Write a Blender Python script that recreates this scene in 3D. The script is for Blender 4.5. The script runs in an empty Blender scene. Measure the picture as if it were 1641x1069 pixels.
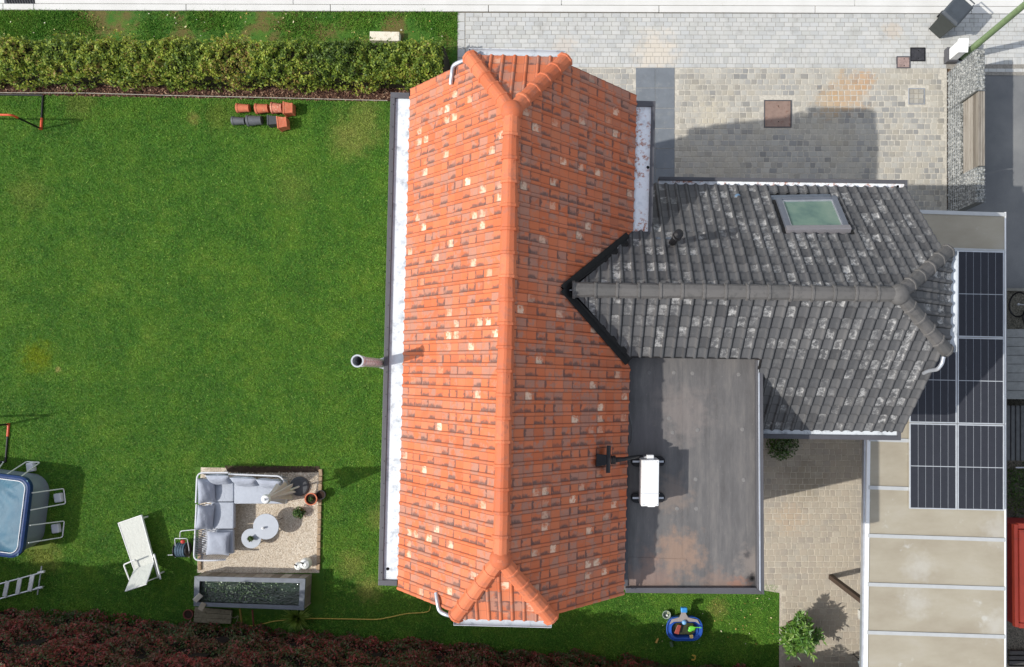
import bpy, bmesh, math, random
import numpy as np
from mathutils import Vector, Matrix
R = math.radians
random.seed(7); rng = np.random.default_rng(11)
scene = bpy.context.scene
COL = scene.collection

# ------------------------------------------------------------------ camera, world, sun, exposure
PXW, PXH = 1641.0, 1069.0
NX, NY, F, HC = 920.0, 612.0, 1262.0, 21.0      # nadir point in the photo, focal length in photo pixels, flying height
cam = bpy.data.cameras.new('camera'); camo = bpy.data.objects.new('camera', cam); COL.objects.link(camo)
camo.location = (0, 0, HC); camo.rotation_euler = (0, 0, 0)
cam.sensor_width = 36.0; cam.lens = F / PXW * 36.0
cam.shift_x = (PXW/2 - NX) / PXW; cam.shift_y = (NY - PXH/2) / PXW
cam.clip_start = 0.1; cam.clip_end = 400
scene.camera = camo

SUNV = Vector((-1.02, -0.225, 1.0)).normalized()
ELEV = math.asin(SUNV.z)
world = bpy.data.worlds.new('World'); scene.world = world; world.use_nodes = True
wn = world.node_tree; bg = wn.nodes['Background']
sky = wn.nodes.new('ShaderNodeTexSky'); sky.sky_type = 'NISHITA'; sky.sun_disc = False
sky.sun_elevation = ELEV; sky.sun_rotation = math.atan2(SUNV.x, SUNV.y) % (2*math.pi)
hs_ = wn.nodes.new('ShaderNodeHueSaturation'); hs_.inputs['Saturation'].default_value = .45   # sky desaturated so it fills the shade less blue
wn.links.new(sky.outputs[0], hs_.inputs['Color']); wn.links.new(hs_.outputs[0], bg.inputs[0]); bg.inputs[1].default_value = 0.15
sl = bpy.data.lights.new('sun', 'SUN'); sl.energy = 2.7; sl.angle = R(0.55); sl.color = (1.0, 0.955, 0.89)
so = bpy.data.objects.new('sun', sl); COL.objects.link(so); so.location = (-20, -5, 25)
so.rotation_euler = (-SUNV).to_track_quat('-Z', 'Y').to_euler()
scene.view_settings.view_transform = 'Standard'; scene.view_settings.look = 'None'
scene.view_settings.exposure = 0.55; scene.view_settings.gamma = 1.0
scene.view_settings.use_curve_mapping = False
scene.render.engine = 'CYCLES'

# ------------------------------------------------------------------ helpers
def P(px, py, h=0.0):
    s = (HC - h) / F
    return Vector(((px - NX)*s, -(py - NY)*s, h))
def lin(c):
    return tuple((v/12.92 if v <= .04045 else ((v+.055)/1.055)**2.4) for v in [x/255 for x in c])

class MB:
    """collects vertices and faces of one mesh"""
    def __init__(self): self.v = []; self.f = []; self.a = None
    def add(self, vs, fs):
        o = len(self.v); self.v += [tuple(p) for p in vs]; self.f += [tuple(i+o for i in f) for f in fs]; return self
    def box(self, c, s, rz=0.0, M=None):
        x, y, z = s[0]/2, s[1]/2, s[2]/2
        vs = [Vector((a*x, b*y, d*z)) for d in (-1, 1) for b in (-1, 1) for a in (-1, 1)]
        T = M if M is not None else Matrix.Rotation(rz, 3, 'Z')
        c = Vector(c)
        return self.add([T @ p + c for p in vs], [(0,2,3,1),(4,5,7,6),(0,1,5,4),(2,6,7,3),(0,4,6,2),(1,3,7,5)])
    def loft(self, rings, caps=True):
        n = len(rings[0]); vs = [p for r in rings for p in r]; fs = []
        for k in range(len(rings)-1):
            for i in range(n):
                j = (i+1) % n; fs.append((k*n+i, k*n+j, (k+1)*n+j, (k+1)*n+i))
        if caps: fs.append(tuple(range(n))[::-1]); fs.append(tuple((len(rings)-1)*n+i for i in range(n)))
        return self.add(vs, fs)
    def prism(self, poly, z0, z1):
        return self.loft([[(p[0], p[1], z0) for p in poly], [(p[0], p[1], z1) for p in poly]])
    def sheet(self, poly):
        return self.add(poly, [tuple(range(len(poly)))])
    def tube(self, pts, r, n=8, closed=False, caps=True):
        pts = [Vector(p) for p in pts]; rings = []; m = len(pts)
        up = None
        for i, p in enumerate(pts):
            if closed: d = pts[(i+1) % m] - pts[i-1]
            else: d = pts[min(i+1, m-1)] - pts[max(i-1, 0)]
            d.normalize()
            if up is None:
                up = Vector((0, 0, 1)) if abs(d.z) < .9 else Vector((1, 0, 0))
            s = d.cross(up)
            if s.length < 1e-4: s = d.orthogonal()
            s.normalize(); up = s.cross(d).normalized()
            rr = r[i] if isinstance(r, (list, tuple)) else r
            rings.append([p + (s*math.cos(2*math.pi*k/n) + up*math.sin(2*math.pi*k/n))*rr for k in range(n)])
        if closed: rings.append(rings[0]); caps = False
        return self.loft(rings, caps)
    def cyl(self, c, r, z0, z1, n=20, r1=None):
        r1 = r if r1 is None else r1
        return self.lathe(c, [(r, z0), (r1, z1)], n, True)
    def lathe(self, c, prof, n=20, caps=True):
        rings = [[(c[0]+rr*math.cos(2*math.pi*k/n), c[1]+rr*math.sin(2*math.pi*k/n), z) for k in range(n)] for rr, z in prof]
        return self.loft(rings, caps)
    def ico(self, c, r, sub=1, sq=(1,1,1), jit=0.0):
        bm = bmesh.new(); bmesh.ops.create_icosphere(bm, subdivisions=sub, radius=1)
        vs = [(c[0]+v.co.x*r*sq[0]*(1+random.uniform(-jit, jit)), c[1]+v.co.y*r*sq[1]*(1+random.uniform(-jit, jit)), c[2]+v.co.z*r*sq[2]*(1+random.uniform(-jit, jit))) for v in bm.verts]
        fs = [tuple(v.index for v in f.verts) for f in bm.faces]; bm.free()
        return self.add(vs, fs)

OFF = {}
def thing(name, label, cat, loc, group=None):
    o = bpy.data.objects.new(name, None); COL.objects.link(o); o.location = loc
    o.empty_display_size = .1
    o['label'] = label; o['category'] = cat
    if group: o['group'] = group
    OFF[o.name] = Vector(loc); return o
def raw(name, vs, fs, m, parent=None, smooth=False, attrs=None, bevel=0.0, segs=2, weld=False):
    off = OFF.get(parent.name, Vector((0,0,0))) if parent else Vector((0,0,0))
    me = bpy.data.meshes.new(name)
    me.from_pydata([(p[0]-off[0], p[1]-off[1], p[2]-off[2]) for p in vs], [], fs)
    if bevel or weld:
        bm = bmesh.new(); bm.from_mesh(me)
        if weld: bmesh.ops.remove_doubles(bm, verts=bm.verts, dist=1e-4)
        bmesh.ops.recalc_face_normals(bm, faces=bm.faces)
        if bevel:
            es = [e for e in bm.edges if len(e.link_faces) == 2 and e.calc_face_angle(0) > R(32)]
            bmesh.ops.bevel(bm, geom=es, offset=bevel, segments=segs, affect='EDGES', profile=.5, clamp_overlap=True)
        bm.to_mesh(me); bm.free()
    if attrs:
        for k, arr in attrs.items():
            a = me.attributes.new(k, 'FLOAT', 'POINT'); a.data.foreach_set('value', np.asarray(arr, dtype=np.float32))
    if smooth:
        me.polygons.foreach_set('use_smooth', [True]*len(me.polygons))
        try: me.set_sharp_from_angle(angle=R(38))
        except Exception: pass
    me.update()
    if m: me.materials.append(m)
    o = bpy.data.objects.new(name, me); COL.objects.link(o)
    if parent: o.parent = parent; OFF[o.name] = off
    return o
def part(name, mb, m, parent=None, smooth=False, label=None, kind=None, bevel=0.0, segs=2, attrs=None, weld=False):
    o = raw(name, mb.v, mb.f, m, parent, smooth, attrs, bevel, segs, weld)
    if label: o['label'] = label
    if kind: o['kind'] = kind
    return o
def single(name, mb, m, label, cat, group=None, **k):
    o = part(name, mb, m, None, **k); o['label'] = label; o['category'] = cat
    if group: o['group'] = group
    return o
def structure(name, mb, m, **k):
    o = part(name, mb, m, None, **k); o['kind'] = 'structure'; return o
def fastmesh(name, V, Fc, m, parent=None, rnd=None, kind=None):
    """big meshes from numpy: V (n,3), Fc (m,k) equal polygons"""
    off = OFF.get(parent.name, Vector((0,0,0))) if parent else Vector((0,0,0))
    V = V - np.array(off)
    me = bpy.data.meshes.new(name); n, k = Fc.shape
    me.vertices.add(len(V)); me.vertices.foreach_set('co', V.astype(np.float32).ravel())
    me.loops.add(n*k); me.loops.foreach_set('vertex_index', Fc.astype(np.int32).ravel())
    me.polygons.add(n); me.polygons.foreach_set('loop_start', np.arange(0, n*k, k, dtype=np.int32))
    me.update(calc_edges=True); me.shade_flat()
    if rnd is not None:
        a = me.attributes.new('rnd', 'FLOAT', 'POINT'); a.data.foreach_set('value', rnd.astype(np.float32))
    me.materials.append(m)
    o = bpy.data.objects.new(name, me); COL.objects.link(o)
    if parent: o.parent = parent; OFF[o.name] = off
    if kind: o['kind'] = kind
    return o
def inst(name, me, M, parent):
    """one more object on a shared mesh; M is a world matrix"""
    o = bpy.data.objects.new(name, me); COL.objects.link(o)
    off = OFF.get(parent.name, Vector((0,0,0)))
    o.parent = parent; o.matrix_basis = Matrix.Translation(-off) @ M
    return o

# ------------------------------------------------------------------ materials
class NT:
    def __init__(self, name):
        self.m = bpy.data.materials.new(name); self.m.use_nodes = True
        self.t = self.m.node_tree; self.b = self.t.nodes['Principled BSDF']
        self._pos = None
    def node(self, ty): return self.t.nodes.new(ty)
    def link(self, a, b): self.t.links.new(a, b)
    def put(self, sock, v):
        if isinstance(v, bpy.types.NodeSocket): self.link(v, sock)
        elif isinstance(v, (tuple, list)) and len(v) == 3 and sock.type == 'RGBA': sock.default_value = (*v, 1)
        else: sock.default_value = v
    def pos(self):
        if self._pos is None: self._pos = self.node('ShaderNodeNewGeometry').outputs['Position']
        return self._pos
    def mapped(self, scale=(1,1,1), rot=0.0, vec=None):
        n = self.node('ShaderNodeMapping'); self.link(vec or self.pos(), n.inputs[0])
        n.inputs['Scale'].default_value = scale; n.inputs['Rotation'].default_value = (0,0,rot); return n.outputs[0]
    def noise(self, scale, detail=4, rough=.6, vec=None, dist=0.0):
        n = self.node('ShaderNodeTexNoise'); self.link(vec or self.pos(), n.inputs['Vector'])
        n.inputs['Scale'].default_value = scale; n.inputs['Detail'].default_value = detail
        n.inputs['Roughness'].default_value = rough; n.inputs['Distortion'].default_value = dist
        return n.outputs['Fac']
    def voro(self, scale, vec=None, out='Distance', feature='F1'):
        n = self.node('ShaderNodeTexVoronoi'); self.link(vec or self.pos(), n.inputs['Vector'])
        n.feature = feature; n.inputs['Scale'].default_value = scale; return n.outputs[out]
    def math(self, op, a, b=0.0, c=None, clamp=False):
        n = self.node('ShaderNodeMath'); n.operation = op; n.use_clamp = clamp
        self.put(n.inputs[0], a); self.put(n.inputs[1], b)
        if c is not None: self.put(n.inputs[2], c)
        return n.outputs[0]
    def mix(self, f, a, b, blend='MIX'):
        n = self.node('ShaderNodeMix'); n.data_type = 'RGBA'; n.blend_type = blend
        self.put(n.inputs[0], f); self.put(n.inputs[6], a); self.put(n.inputs[7], b); return n.outputs[2]
    def step(self, v, lo, hi):
        n = self.node('ShaderNodeMapRange'); n.interpolation_type = 'SMOOTHSTEP'
        self.put(n.inputs[0], v); n.inputs[1].default_value = lo; n.inputs[2].default_value = hi; return n.outputs[0]
    def ramp(self, f, stops, const=False):
        n = self.node('ShaderNodeValToRGB'); self.put(n.inputs[0], f); e = n.color_ramp.elements
        if const: n.color_ramp.interpolation = 'CONSTANT'
        while len(e) < len(stops): e.new(0.5)
        for el, (p, c) in zip(e, stops): el.position = p; el.color = (*c, 1)
        return n.outputs[0]
    def attr(self, name, out='Fac'):
        n = self.node('ShaderNodeAttribute'); n.attribute_name = name; return n.outputs[out]
    def rnd(self):
        o = self.node('ShaderNodeObjectInfo').outputs['Random']
        return self.math('FRACT', self.math('ADD', self.attr('rnd'), o))
    def spot(self, px, py, r, soft=.6, wob=.35, h=0.0):
        """a blotch of its own shape at a place in the world"""
        c = P(px, py, h); s = self.node('ShaderNodeVectorMath'); s.operation = 'SUBTRACT'
        self.link(self.pos(), s.inputs[0]); s.inputs[1].default_value = c
        m = self.node('ShaderNodeVectorMath'); m.operation = 'MULTIPLY'; self.link(s.outputs[0], m.inputs[0]); m.inputs[1].default_value = (1,1,0)
        l = self.node('ShaderNodeVectorMath'); l.operation = 'LENGTH'; self.link(m.outputs[0], l.inputs[0])
        d = self.math('ADD', l.outputs['Value'], self.math('MULTIPLY', self.math('SUBTRACT', self.noise(3.2/max(r,.3), 5), .5), wob*r*4))
        return self.math('SUBTRACT', 1.0, self.step(d, r*(1-soft), r))
    def bump(self, h, strength=.4, dist=.02):
        n = self.node('ShaderNodeBump'); n.inputs['Strength'].default_value = strength; n.inputs['Distance'].default_value = dist
        self.put(n.inputs['Height'], h); self.link(n.outputs[0], self.b.inputs['Normal'])
    def done(self, col, rough=.8, metal=0.0, spec=.3):
        self.put(self.b.inputs['Base Color'], col); self.put(self.b.inputs['Roughness'], rough)
        self.b.inputs['Metallic'].default_value = metal; self.b.inputs['Specular IOR Level'].default_value = spec
        return self.m
def simple(name, c, rough=.6, metal=0.0, var=.25, scale=6.0, bump=0.15, bscale=60, spec=.35, dirt=None):
    n = NT(name); c = lin(c)
    f = n.noise(scale, 6, .65)
    lo = tuple(v*(1-var) for v in c); hi = tuple(min(v*(1+var), .95) for v in c)
    col = n.ramp(f, [(.3, lo), (.7, hi)])
    if dirt:
        col = n.mix(n.step(n.noise(scale*1.7, 8, .7), .52, .7), col, lin(dirt))
    if bump: n.bump(n.noise(bscale, 3), bump, .01)
    rg = n.math('ADD', rough-.08, n.math('MULTIPLY', n.noise(scale*2.5, 4), .16))
    return n.done(col, rg, metal, spec)

def grass_mat(name, bare=0.0, gain=1.0):
    n = NT(name)
    big = n.noise(.55, 5, .6); mid = n.noise(2.6, 5, .65); fine = n.noise(30, 3, .7)
    r = n.rnd()
    c = n.ramp(n.math('ADD', n.math('MULTIPLY', big, .55), n.math('MULTIPLY', mid, .45)),
               [(.34, (.018,.062,.010)), (.46, (.034,.096,.014)), (.57, (.062,.122,.018)), (.70, (.105,.142,.028))])
    c = n.mix(n.math('MULTIPLY', n.step(n.noise(7, 6, .7), .50, .72), .55), c, (.125,.15,.035))
    c = n.mix(n.math('MULTIPLY', r, .45), c, (.105,.160,.040))
    c = n.mix(n.math('MULTIPLY', n.step(n.noise(1.7, 6, .7), .52, .66), .4), c, (.030,.075,.014))
    c = n.mix(n.math('MULTIPLY', n.step(r, .93, .99), .5), c, (.25,.26,.12))
    for (x, y, rad, cc, a) in [(60,573,.62,(.115,.135,.006),.9),(93,592,.12,(.28,.2,.12),.7),(575,205,1.0,(.17,.16,.06),.6),(555,230,.7,(.18,.16,.065),.45),(590,170,.5,(.15,.15,.06),.4),
                             (470,900,.5,(.2,.17,.08),.3),(610,830,.5,(.19,.16,.07),.45),(565,905,.6,(.2,.17,.07),.5),(590,945,.5,(.22,.18,.08),.6),(70,890,.7,(.19,.17,.06),.6),(310,190,.25,(.2,.15,.07),.6),
                             (130,165,.7,(.13,.13,.04),.5),(350,185,.6,(.12,.13,.03),.5),(45,310,.8,(.13,.14,.04),.5),(1150,975,.4,(.2,.15,.07),.5),(790,960,1.0,(.1,.09,.035),.6),(470,300,.8,(.13,.14,.045),.4)]:
        c = n.mix(n.math('MULTIPLY', n.spot(x, y, rad, .9, .4), a), c, cc)
    if bare:
        c = n.mix(n.math('MULTIPLY', n.step(n.noise(1.1, 6, .65), .47, .58), bare), c, n.ramp(fine, [(.3,(.08,.052,.026)),(.7,(.16,.108,.055))]))
    n.bump(fine, .6, .03)
    c = n.mix(1.0, c, (gain*1.17,gain*1.33,gain*.82), 'MULTIPLY')
    return n.done(c, .75, 0, .2)

def leaf_mat(name, stops, rough=.5, spec=.4, trans=.25):
    n = NT(name); r = n.rnd()
    f = n.math('ADD', n.math('MULTIPLY', r, .62), n.math('MULTIPLY', n.step(n.noise(1.3, 5, .65), .3, .7), .38))
    c = n.ramp(f, stops)
    n.b.inputs['Transmission Weight'].default_value = 0.0
    m = n.done(c, rough, 0, spec)
    tr = n.node('ShaderNodeBsdfTranslucent'); n.link(c, tr.inputs[0])
    mx = n.node('ShaderNodeMixShader'); mx.inputs[0].default_value = trans
    n.link(n.b.outputs[0], mx.inputs[1]); n.link(tr.outputs[0], mx.inputs[2])
    n.link(mx.outputs[0], n.t.nodes['Material Output'].inputs[0])
    return m

def tile_orange():
    n = NT('clay_tile_orange'); r = n.rnd(); f = lambda k: n.math('FRACT', n.math('MULTIPLY', r, k))
    r2, r3, r4, r5 = f(7.31), f(23.7), f(57.9), f(91.3)
    u = n.attr('tu'); v = n.attr('tv'); inv = lambda x: n.math('SUBTRACT', 1, x); mul = lambda a, b: n.math('MULTIPLY', a, b)
    c = n.ramp(r3, [(0, (.50,.128,.050)), (.3, (.60,.150,.056)), (.6, (.56,.160,.066)), (.85, (.63,.185,.085)), (1, (.47,.130,.058))])
    # greyish engobe tiles, cloudy and running a little over the joints
    gcl = n.step(n.math('ADD', n.noise(6.5, 5, .65), mul(n.math('SUBTRACT', r, .5), .35)), .50, .64)
    c = n.mix(mul(gcl, .8), c, n.ramp(n.noise(19, 5, .7), [(.3, (.44,.205,.135)), (.7, (.33,.190,.150))]))
    c = n.mix(mul(n.step(n.noise(1.5, 7, .72), .42, .68), .34), c, (.40,.200,.135))
    c = n.mix(mul(n.step(n.noise(4.2, 6, .7, n.mapped((.35,1,1))), .55, .72), .35), c, (.30,.155,.115))
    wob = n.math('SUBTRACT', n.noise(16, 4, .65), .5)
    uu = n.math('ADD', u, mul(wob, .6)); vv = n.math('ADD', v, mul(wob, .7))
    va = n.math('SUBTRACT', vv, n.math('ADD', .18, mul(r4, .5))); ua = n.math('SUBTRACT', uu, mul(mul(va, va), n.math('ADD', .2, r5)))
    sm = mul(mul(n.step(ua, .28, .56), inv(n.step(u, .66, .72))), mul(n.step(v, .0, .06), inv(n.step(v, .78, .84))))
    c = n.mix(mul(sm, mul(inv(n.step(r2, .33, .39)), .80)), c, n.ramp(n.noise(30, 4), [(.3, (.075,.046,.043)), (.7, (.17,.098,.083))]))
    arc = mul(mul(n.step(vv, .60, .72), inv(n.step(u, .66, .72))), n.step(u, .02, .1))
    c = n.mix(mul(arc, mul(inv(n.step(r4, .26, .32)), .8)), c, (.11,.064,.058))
    c = n.mix(mul(n.step(v, .70, .83), .38), c, (.20,.075,.050))  # dirt with lap shade painted in at the upper end of each tile
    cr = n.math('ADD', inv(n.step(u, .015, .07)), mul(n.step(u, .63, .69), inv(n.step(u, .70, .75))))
    c = n.mix(n.math('MULTIPLY', cr, n.math('ADD', .42, mul(n.noise(6, 4), .6)), None, True), c, (.17,.060,.040))  # joint dirt and gap shade painted beside the roll
    pm = n.math('ADD', n.noise(13, 6, .7), mul(u, .25))
    pale = mul(mul(n.step(pm, .40, .66), inv(n.step(u, .60, .70))), mul(n.step(vv, .16, .34), inv(n.step(v, .70, .80))))
    c = n.mix(mul(mul(n.step(r5, .88, .95), n.math('ADD', .55, mul(r4, .45))), pale), c, n.mix(r3, (.74,.46,.32), (.84,.66,.48)))
    c = n.mix(mul(n.step(n.noise(34, 6, .8), .62, .74), .28), c, (.30,.13,.09))
    n.bump(n.noise(55, 4), .25, .006)
    return n.done(c, n.math('ADD', .55, mul(r3, .2)), 0, .3)
def tile_grey():
    n = NT('clay_tile_grey'); r = n.rnd(); r2 = n.math('FRACT', n.math('MULTIPLY', r, 7.31)); u = n.attr('tu')
    c = n.ramp(r, [(0, (.066,.066,.068)), (.35, (.105,.105,.107)), (.6, (.076,.077,.080)), (1, (.118,.116,.115))])
    c = n.mix(n.math('MULTIPLY', n.step(n.noise(9, 6, .7), .5, .75), .5), c, (.135,.133,.131))
    patch = n.step(n.math('ADD', n.noise(9, 6, .68), n.math('MULTIPLY', n.noise(60, 3), .20)), .52, .74)
    lic = n.math('MULTIPLY', n.math('MULTIPLY', patch, n.step(n.noise(.9, 3), .30, .55)), n.math('MULTIPLY', n.step(r2, .45, .92), n.math('SUBTRACT', 1, n.step(u, .66, .75))))
    c = n.mix(n.math('MULTIPLY', lic, .9), c, n.ramp(n.noise(30, 5, .7), [(.35, (.26,.255,.245)), (.55, (.48,.475,.46)), (.72, (.70,.69,.67))]))
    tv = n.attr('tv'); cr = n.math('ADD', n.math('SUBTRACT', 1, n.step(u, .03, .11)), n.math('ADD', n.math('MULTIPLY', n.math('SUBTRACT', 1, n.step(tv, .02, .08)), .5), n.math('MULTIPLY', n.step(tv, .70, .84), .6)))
    c = n.mix(n.math('MULTIPLY', cr, .85, None, True), c, (.016,.016,.017))  # lap shade painted over the course ends, with dark column joints
    n.bump(n.noise(60, 4), .3, .006)
    return n.done(c, .62, 0, .35)
def paver_mat(name, cols, stain=(), noise_amt=.35, dark=None):
    n = NT(name); r = n.rnd()
    k = len(cols); c = n.ramp(r, [(i/(k-1), lin(cc)) for i, cc in enumerate(cols)])
    c = n.mix(n.math('MULTIPLY', n.step(n.noise(.8, 6, .6), .42, .68), .45), c, lin(dark or cols[-1]))
    c = n.mix(n.math('MULTIPLY', n.step(n.noise(2.6, 6, .65), .50, .70), .35), c, lin((134,133,128)))
    c = n.mix(n.math('MULTIPLY', n.noise(28, 5, .75), noise_amt), c, n.mix(.5, c, lin((120,116,108))))
    for (x, y, rad, cc, a) in stain: c = n.mix(n.math('MULTIPLY', n.spot(x, y, rad, .75, .5), a), c, lin(cc))
    n.bump(n.noise(70, 4), .3, .006)
    return n.done(c, .82, 0, .25)
M = {}
M['lawn'] = grass_mat('lawn_grass', 0, .9); M['verge'] = grass_mat('verge_grass', .9, .9); M['blade'] = grass_mat('grass_blade', 0, 1.9); M['vblade'] = grass_mat('verge_blade', .0, 1.7)
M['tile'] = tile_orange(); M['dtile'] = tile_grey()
def capm(name, a, b, dirt, pale):
    n = NT(name); r = n.rnd()
    c = n.mix(r, a, b); c = n.mix(n.math('MULTIPLY', n.step(n.noise(7, 7, .7), .48, .66), .6), c, dirt)
    c = n.mix(n.math('MULTIPLY', n.step(n.noise(15, 7, .75), .62, .72), .6), c, pale)
    n.bump(n.noise(45, 5), .35, .008); return n.done(c, .65, 0, .25)
M['cap'] = capm('ridge_clay', (.50,.130,.055), (.62,.185,.085), (.36,.135,.085), (.62,.34,.23))
M['dcap'] = capm('ridge_grey', (.105,.102,.098), (.14,.132,.125), (.075,.073,.070), (.33,.32,.30))
M['deck'] = simple('roof_felt', (70,52,44), .9); M['ddeck'] = simple('dark_felt', (38,37,37), .9)
M['brick_wall'] = simple('render_wall', (150,120,100), .9, var=.15, scale=2)
def zinc(name, rust=None, light=(214,220,224), streak=(150,156,162)):
    n = NT(name); f = n.noise(5, 7, .7)
    c = n.ramp(f, [(.3, lin(streak)), (.48, lin(light)), (.75, lin(light))])
    c = n.mix(n.math('MULTIPLY', n.step(n.noise(2.2, 5), .56, .7), .5), c, lin((178,182,186)))
    if rust: c = n.mix(n.math('MULTIPLY', n.step(n.noise(9, 8, .75), .5, .62), n.step(n.noise(1.0, 3), .45, .55)), c, lin(rust))
    n.bump(n.noise(18, 4), .15, .01)
    return n.done(c, .55, .0, .5)
M['zinc'] = zinc('zinc_gutter_lining'); M['zinc_r'] = zinc('zinc_gutter_rusty', (172,110,84), (238,242,246), (206,212,218))
M['zinc_g'] = zinc('zinc_half_round', None, (186,192,198), (128,136,144))
M['coping'] = simple('anthracite_coping', (84,84,88), .45, var=.12, scale=2, bump=.05)
M['galv'] = simple('galvanised_pipe', (190,194,200), .4, .6, var=.12, bump=.05)
M['steel'] = simple('stainless_flue', (186,189,193), .28, .12, var=.08, bump=.03)
M['black'] = simple('black_plastic', (26,26,29), .5, var=.2, bump=.1)
M['hole'] = simple('dark_inside', (8,8,8), .95, bump=0)
M['flash'] = simple('black_lead_flashing', (22,22,23), .6, var=.3, scale=10)
def membrane():
    n = NT('bitumen_membrane')
    st = n.noise(3.4, 5, .6, n.mapped((1.7, .10, 1), R(1.0))); st2 = n.noise(9, 6, .7, n.mapped((1.0, .22, 1)))
    c = n.ramp(n.math('ADD', n.math('MULTIPLY', st, .5), n.math('MULTIPLY', st2, .5)), [(.3, lin((80,78,77))), (.5, lin((98,96,95))), (.7, lin((118,114,110)))])
    c = n.mix(n.math('MULTIPLY', n.step(n.noise(26, 7, .8, n.mapped((1,.45,1))), .60, .72), .4), c, lin((182,176,168)))
    for (x, y, rad, cc, a) in [(1085,885,.62,(156,126,104),.6),(1035,935,.75,(140,112,98),.55),(1150,938,.5,(144,118,102),.5),(1075,790,.5,(144,126,112),.4),(1205,900,.45,(146,134,124),.45),(1202,925,.2,(52,48,48),.85),(1180,935,.25,(150,110,90),.7),(1095,660,.7,(140,130,124),.4),(1195,885,.1,(60,58,60),.7),
                            (1030,700,.6,(96,92,94),.5)]:
        c = n.mix(n.math('MULTIPLY', n.spot(x, y, rad, .8, .5, 6.0), a), c, lin(cc))
    n.bump(st2, .25, .02)
    return n.done(c, n.math('ADD', .42, n.math('MULTIPLY', n.noise(4, 4), .3)), 0, .45)
M['membrane'] = membrane()
M['white_metal'] = simple('white_painted_metal', (228,229,228), .4, var=.04, bump=.03)
M['grey_tube'] = simple('pale_grey_tube', (205,207,212), .4, var=.06, bump=.03)
M['table'] = simple('grey_tabletop', (172,178,186), .5, var=.04, bump=.02)
M['bar'] = simple('pale_bar_aluminium', (188,190,189), .4, .2, var=.05, bump=.02)
M['alu'] = simple('aluminium', (206,209,212), .35, .5, var=.1, bump=.05)
def cloth(name, c, var=.1, sc=5):
    n = NT(name); w = n.noise(7, 3, .5, n.mapped((1,1,.3)), 1.6)
    col = n.ramp(n.noise(sc, 5), [(.3, tuple(v*(1-var) for v in lin(c))), (.7, lin(c))])
    n.bump(n.math('ADD', w, n.math('MULTIPLY', n.noise(150, 2), .12)), .45, .03)
    return n.done(col, .9, 0, .15)
M['cushion'] = cloth('grey_cushion_fabric', (176,182,192)); M['cushion2'] = cloth('pillow_fabric', (168,174,186))
M['parasol'] = cloth('taupe_parasol_cloth', (218,207,204))
M['lounger'] = cloth('pale_sling_fabric', (206,208,200), .05)
M['poolcover'] = None
def polycarb():
    n = NT('polycarbonate_sheet')
    c = n.ramp(n.noise(.9, 6, .6, n.mapped((1,2.2,1))), [(.3, lin((168,158,139))), (.55, lin((180,172,153))), (.8, lin((188,182,168)))])
    c = n.mix(n.math('MULTIPLY', n.step(n.noise(2.3, 7, .7), .60, .74), .55), c, lin((212,213,208)))
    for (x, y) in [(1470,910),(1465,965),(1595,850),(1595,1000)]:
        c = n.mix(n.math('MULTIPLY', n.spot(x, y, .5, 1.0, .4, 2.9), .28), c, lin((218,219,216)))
    n.bump(n.noise(20, 3, .5, n.mapped((.1,1,1))), .06, .01)
    m = n.done(c, .32, 0, .5)
    tr = n.node('ShaderNodeBsdfTranslucent'); n.link(c, tr.inputs[0])
    mx = n.node('ShaderNodeMixShader'); mx.inputs[0].default_value = .2
    n.link(n.b.outputs[0], mx.inputs[1]); n.link(tr.outputs[0], mx.inputs[2]); n.link(mx.outputs[0], n.t.nodes['Material Output'].inputs[0])
    return m
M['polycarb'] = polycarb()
def pv():
    n = NT('solar_cell'); r = n.rnd()
    c = n.ramp(n.noise(8, 4), [(.3, (.006,.010,.020)), (.7, (.011,.015,.026))])
    d = n.math('ADD', .12, n.math('MULTIPLY', n.step(n.noise(45, 8, .85), .5, .8), .25))
    c = n.mix(d, c, (.20,.19,.185))
    return n.done(c, .22, 0, .28)
M['pv'] = pv()
M['pvframe'] = simple('panel_frame_aluminium', (200,204,208), .35, .3, var=.08, bump=.02)
M['pvback'] = simple('panel_back_sheet', (190,196,202), .5, var=.05, bump=0)
def woodm():
    n = NT('weathered_planks'); r = n.rnd(); c = n.ramp(r, [(0, lin((116,110,101))), (.5, lin((142,136,126))), (1, lin((164,158,148)))])
    c = n.mix(n.math('MULTIPLY', n.step(n.noise(9, 7, .7, n.mapped((1,.12,1))), .45, .65), .5), c, lin((98,88,76)))
    n.bump(n.noise(30, 4, .6, n.mapped((1,.1,1))), .3, .006); return n.done(c, .85, 0, .2)
M['wood'] = woodm()
M['plank'] = simple('old_board', (120,112,92), .85, var=.25, scale=8, dirt=(84,78,60))
M['stone'] = None

# ------------------------------------------------------------------ ground sheets
def pxpoly(pts, z): return [P(x, y) + Vector((0,0,z)) for x, y in pts]
structure('ground', MB().sheet([(-90,-90,-.03),(90,-90,-.03),(90,90,-.03),(-90,90,-.03)]), simple('bare_soil', (96,78,58), .95, scale=3, dirt=(72,92,48)))
structure('lawn', MB().sheet(pxpoly([(-900,150),(733,150),(740,140),(1000,140),(1000,935),(1249,938),(1248,1085),(1240,1500),(-900,1500)], 0)), M['lawn'])
structure('grass_verge', MB().sheet(pxpoly([(-900,14),(300,18),(734,21),(734,158),(620,158),(0,148),(-900,140)], .004)), M['verge'])
n = NT('road_concrete'); c = n.ramp(n.noise(1.2, 6), [(.3, lin((200,199,194))), (.7, lin((211,210,206)))])
c = n.mix(n.math('MULTIPLY', n.step(n.noise(5, 8, .75), .62, .72), .35), c, lin((176,160,136))); n.bump(n.noise(60,4),.2,.01); M['concrete'] = n.done(c, .8, 0, .25)
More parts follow.
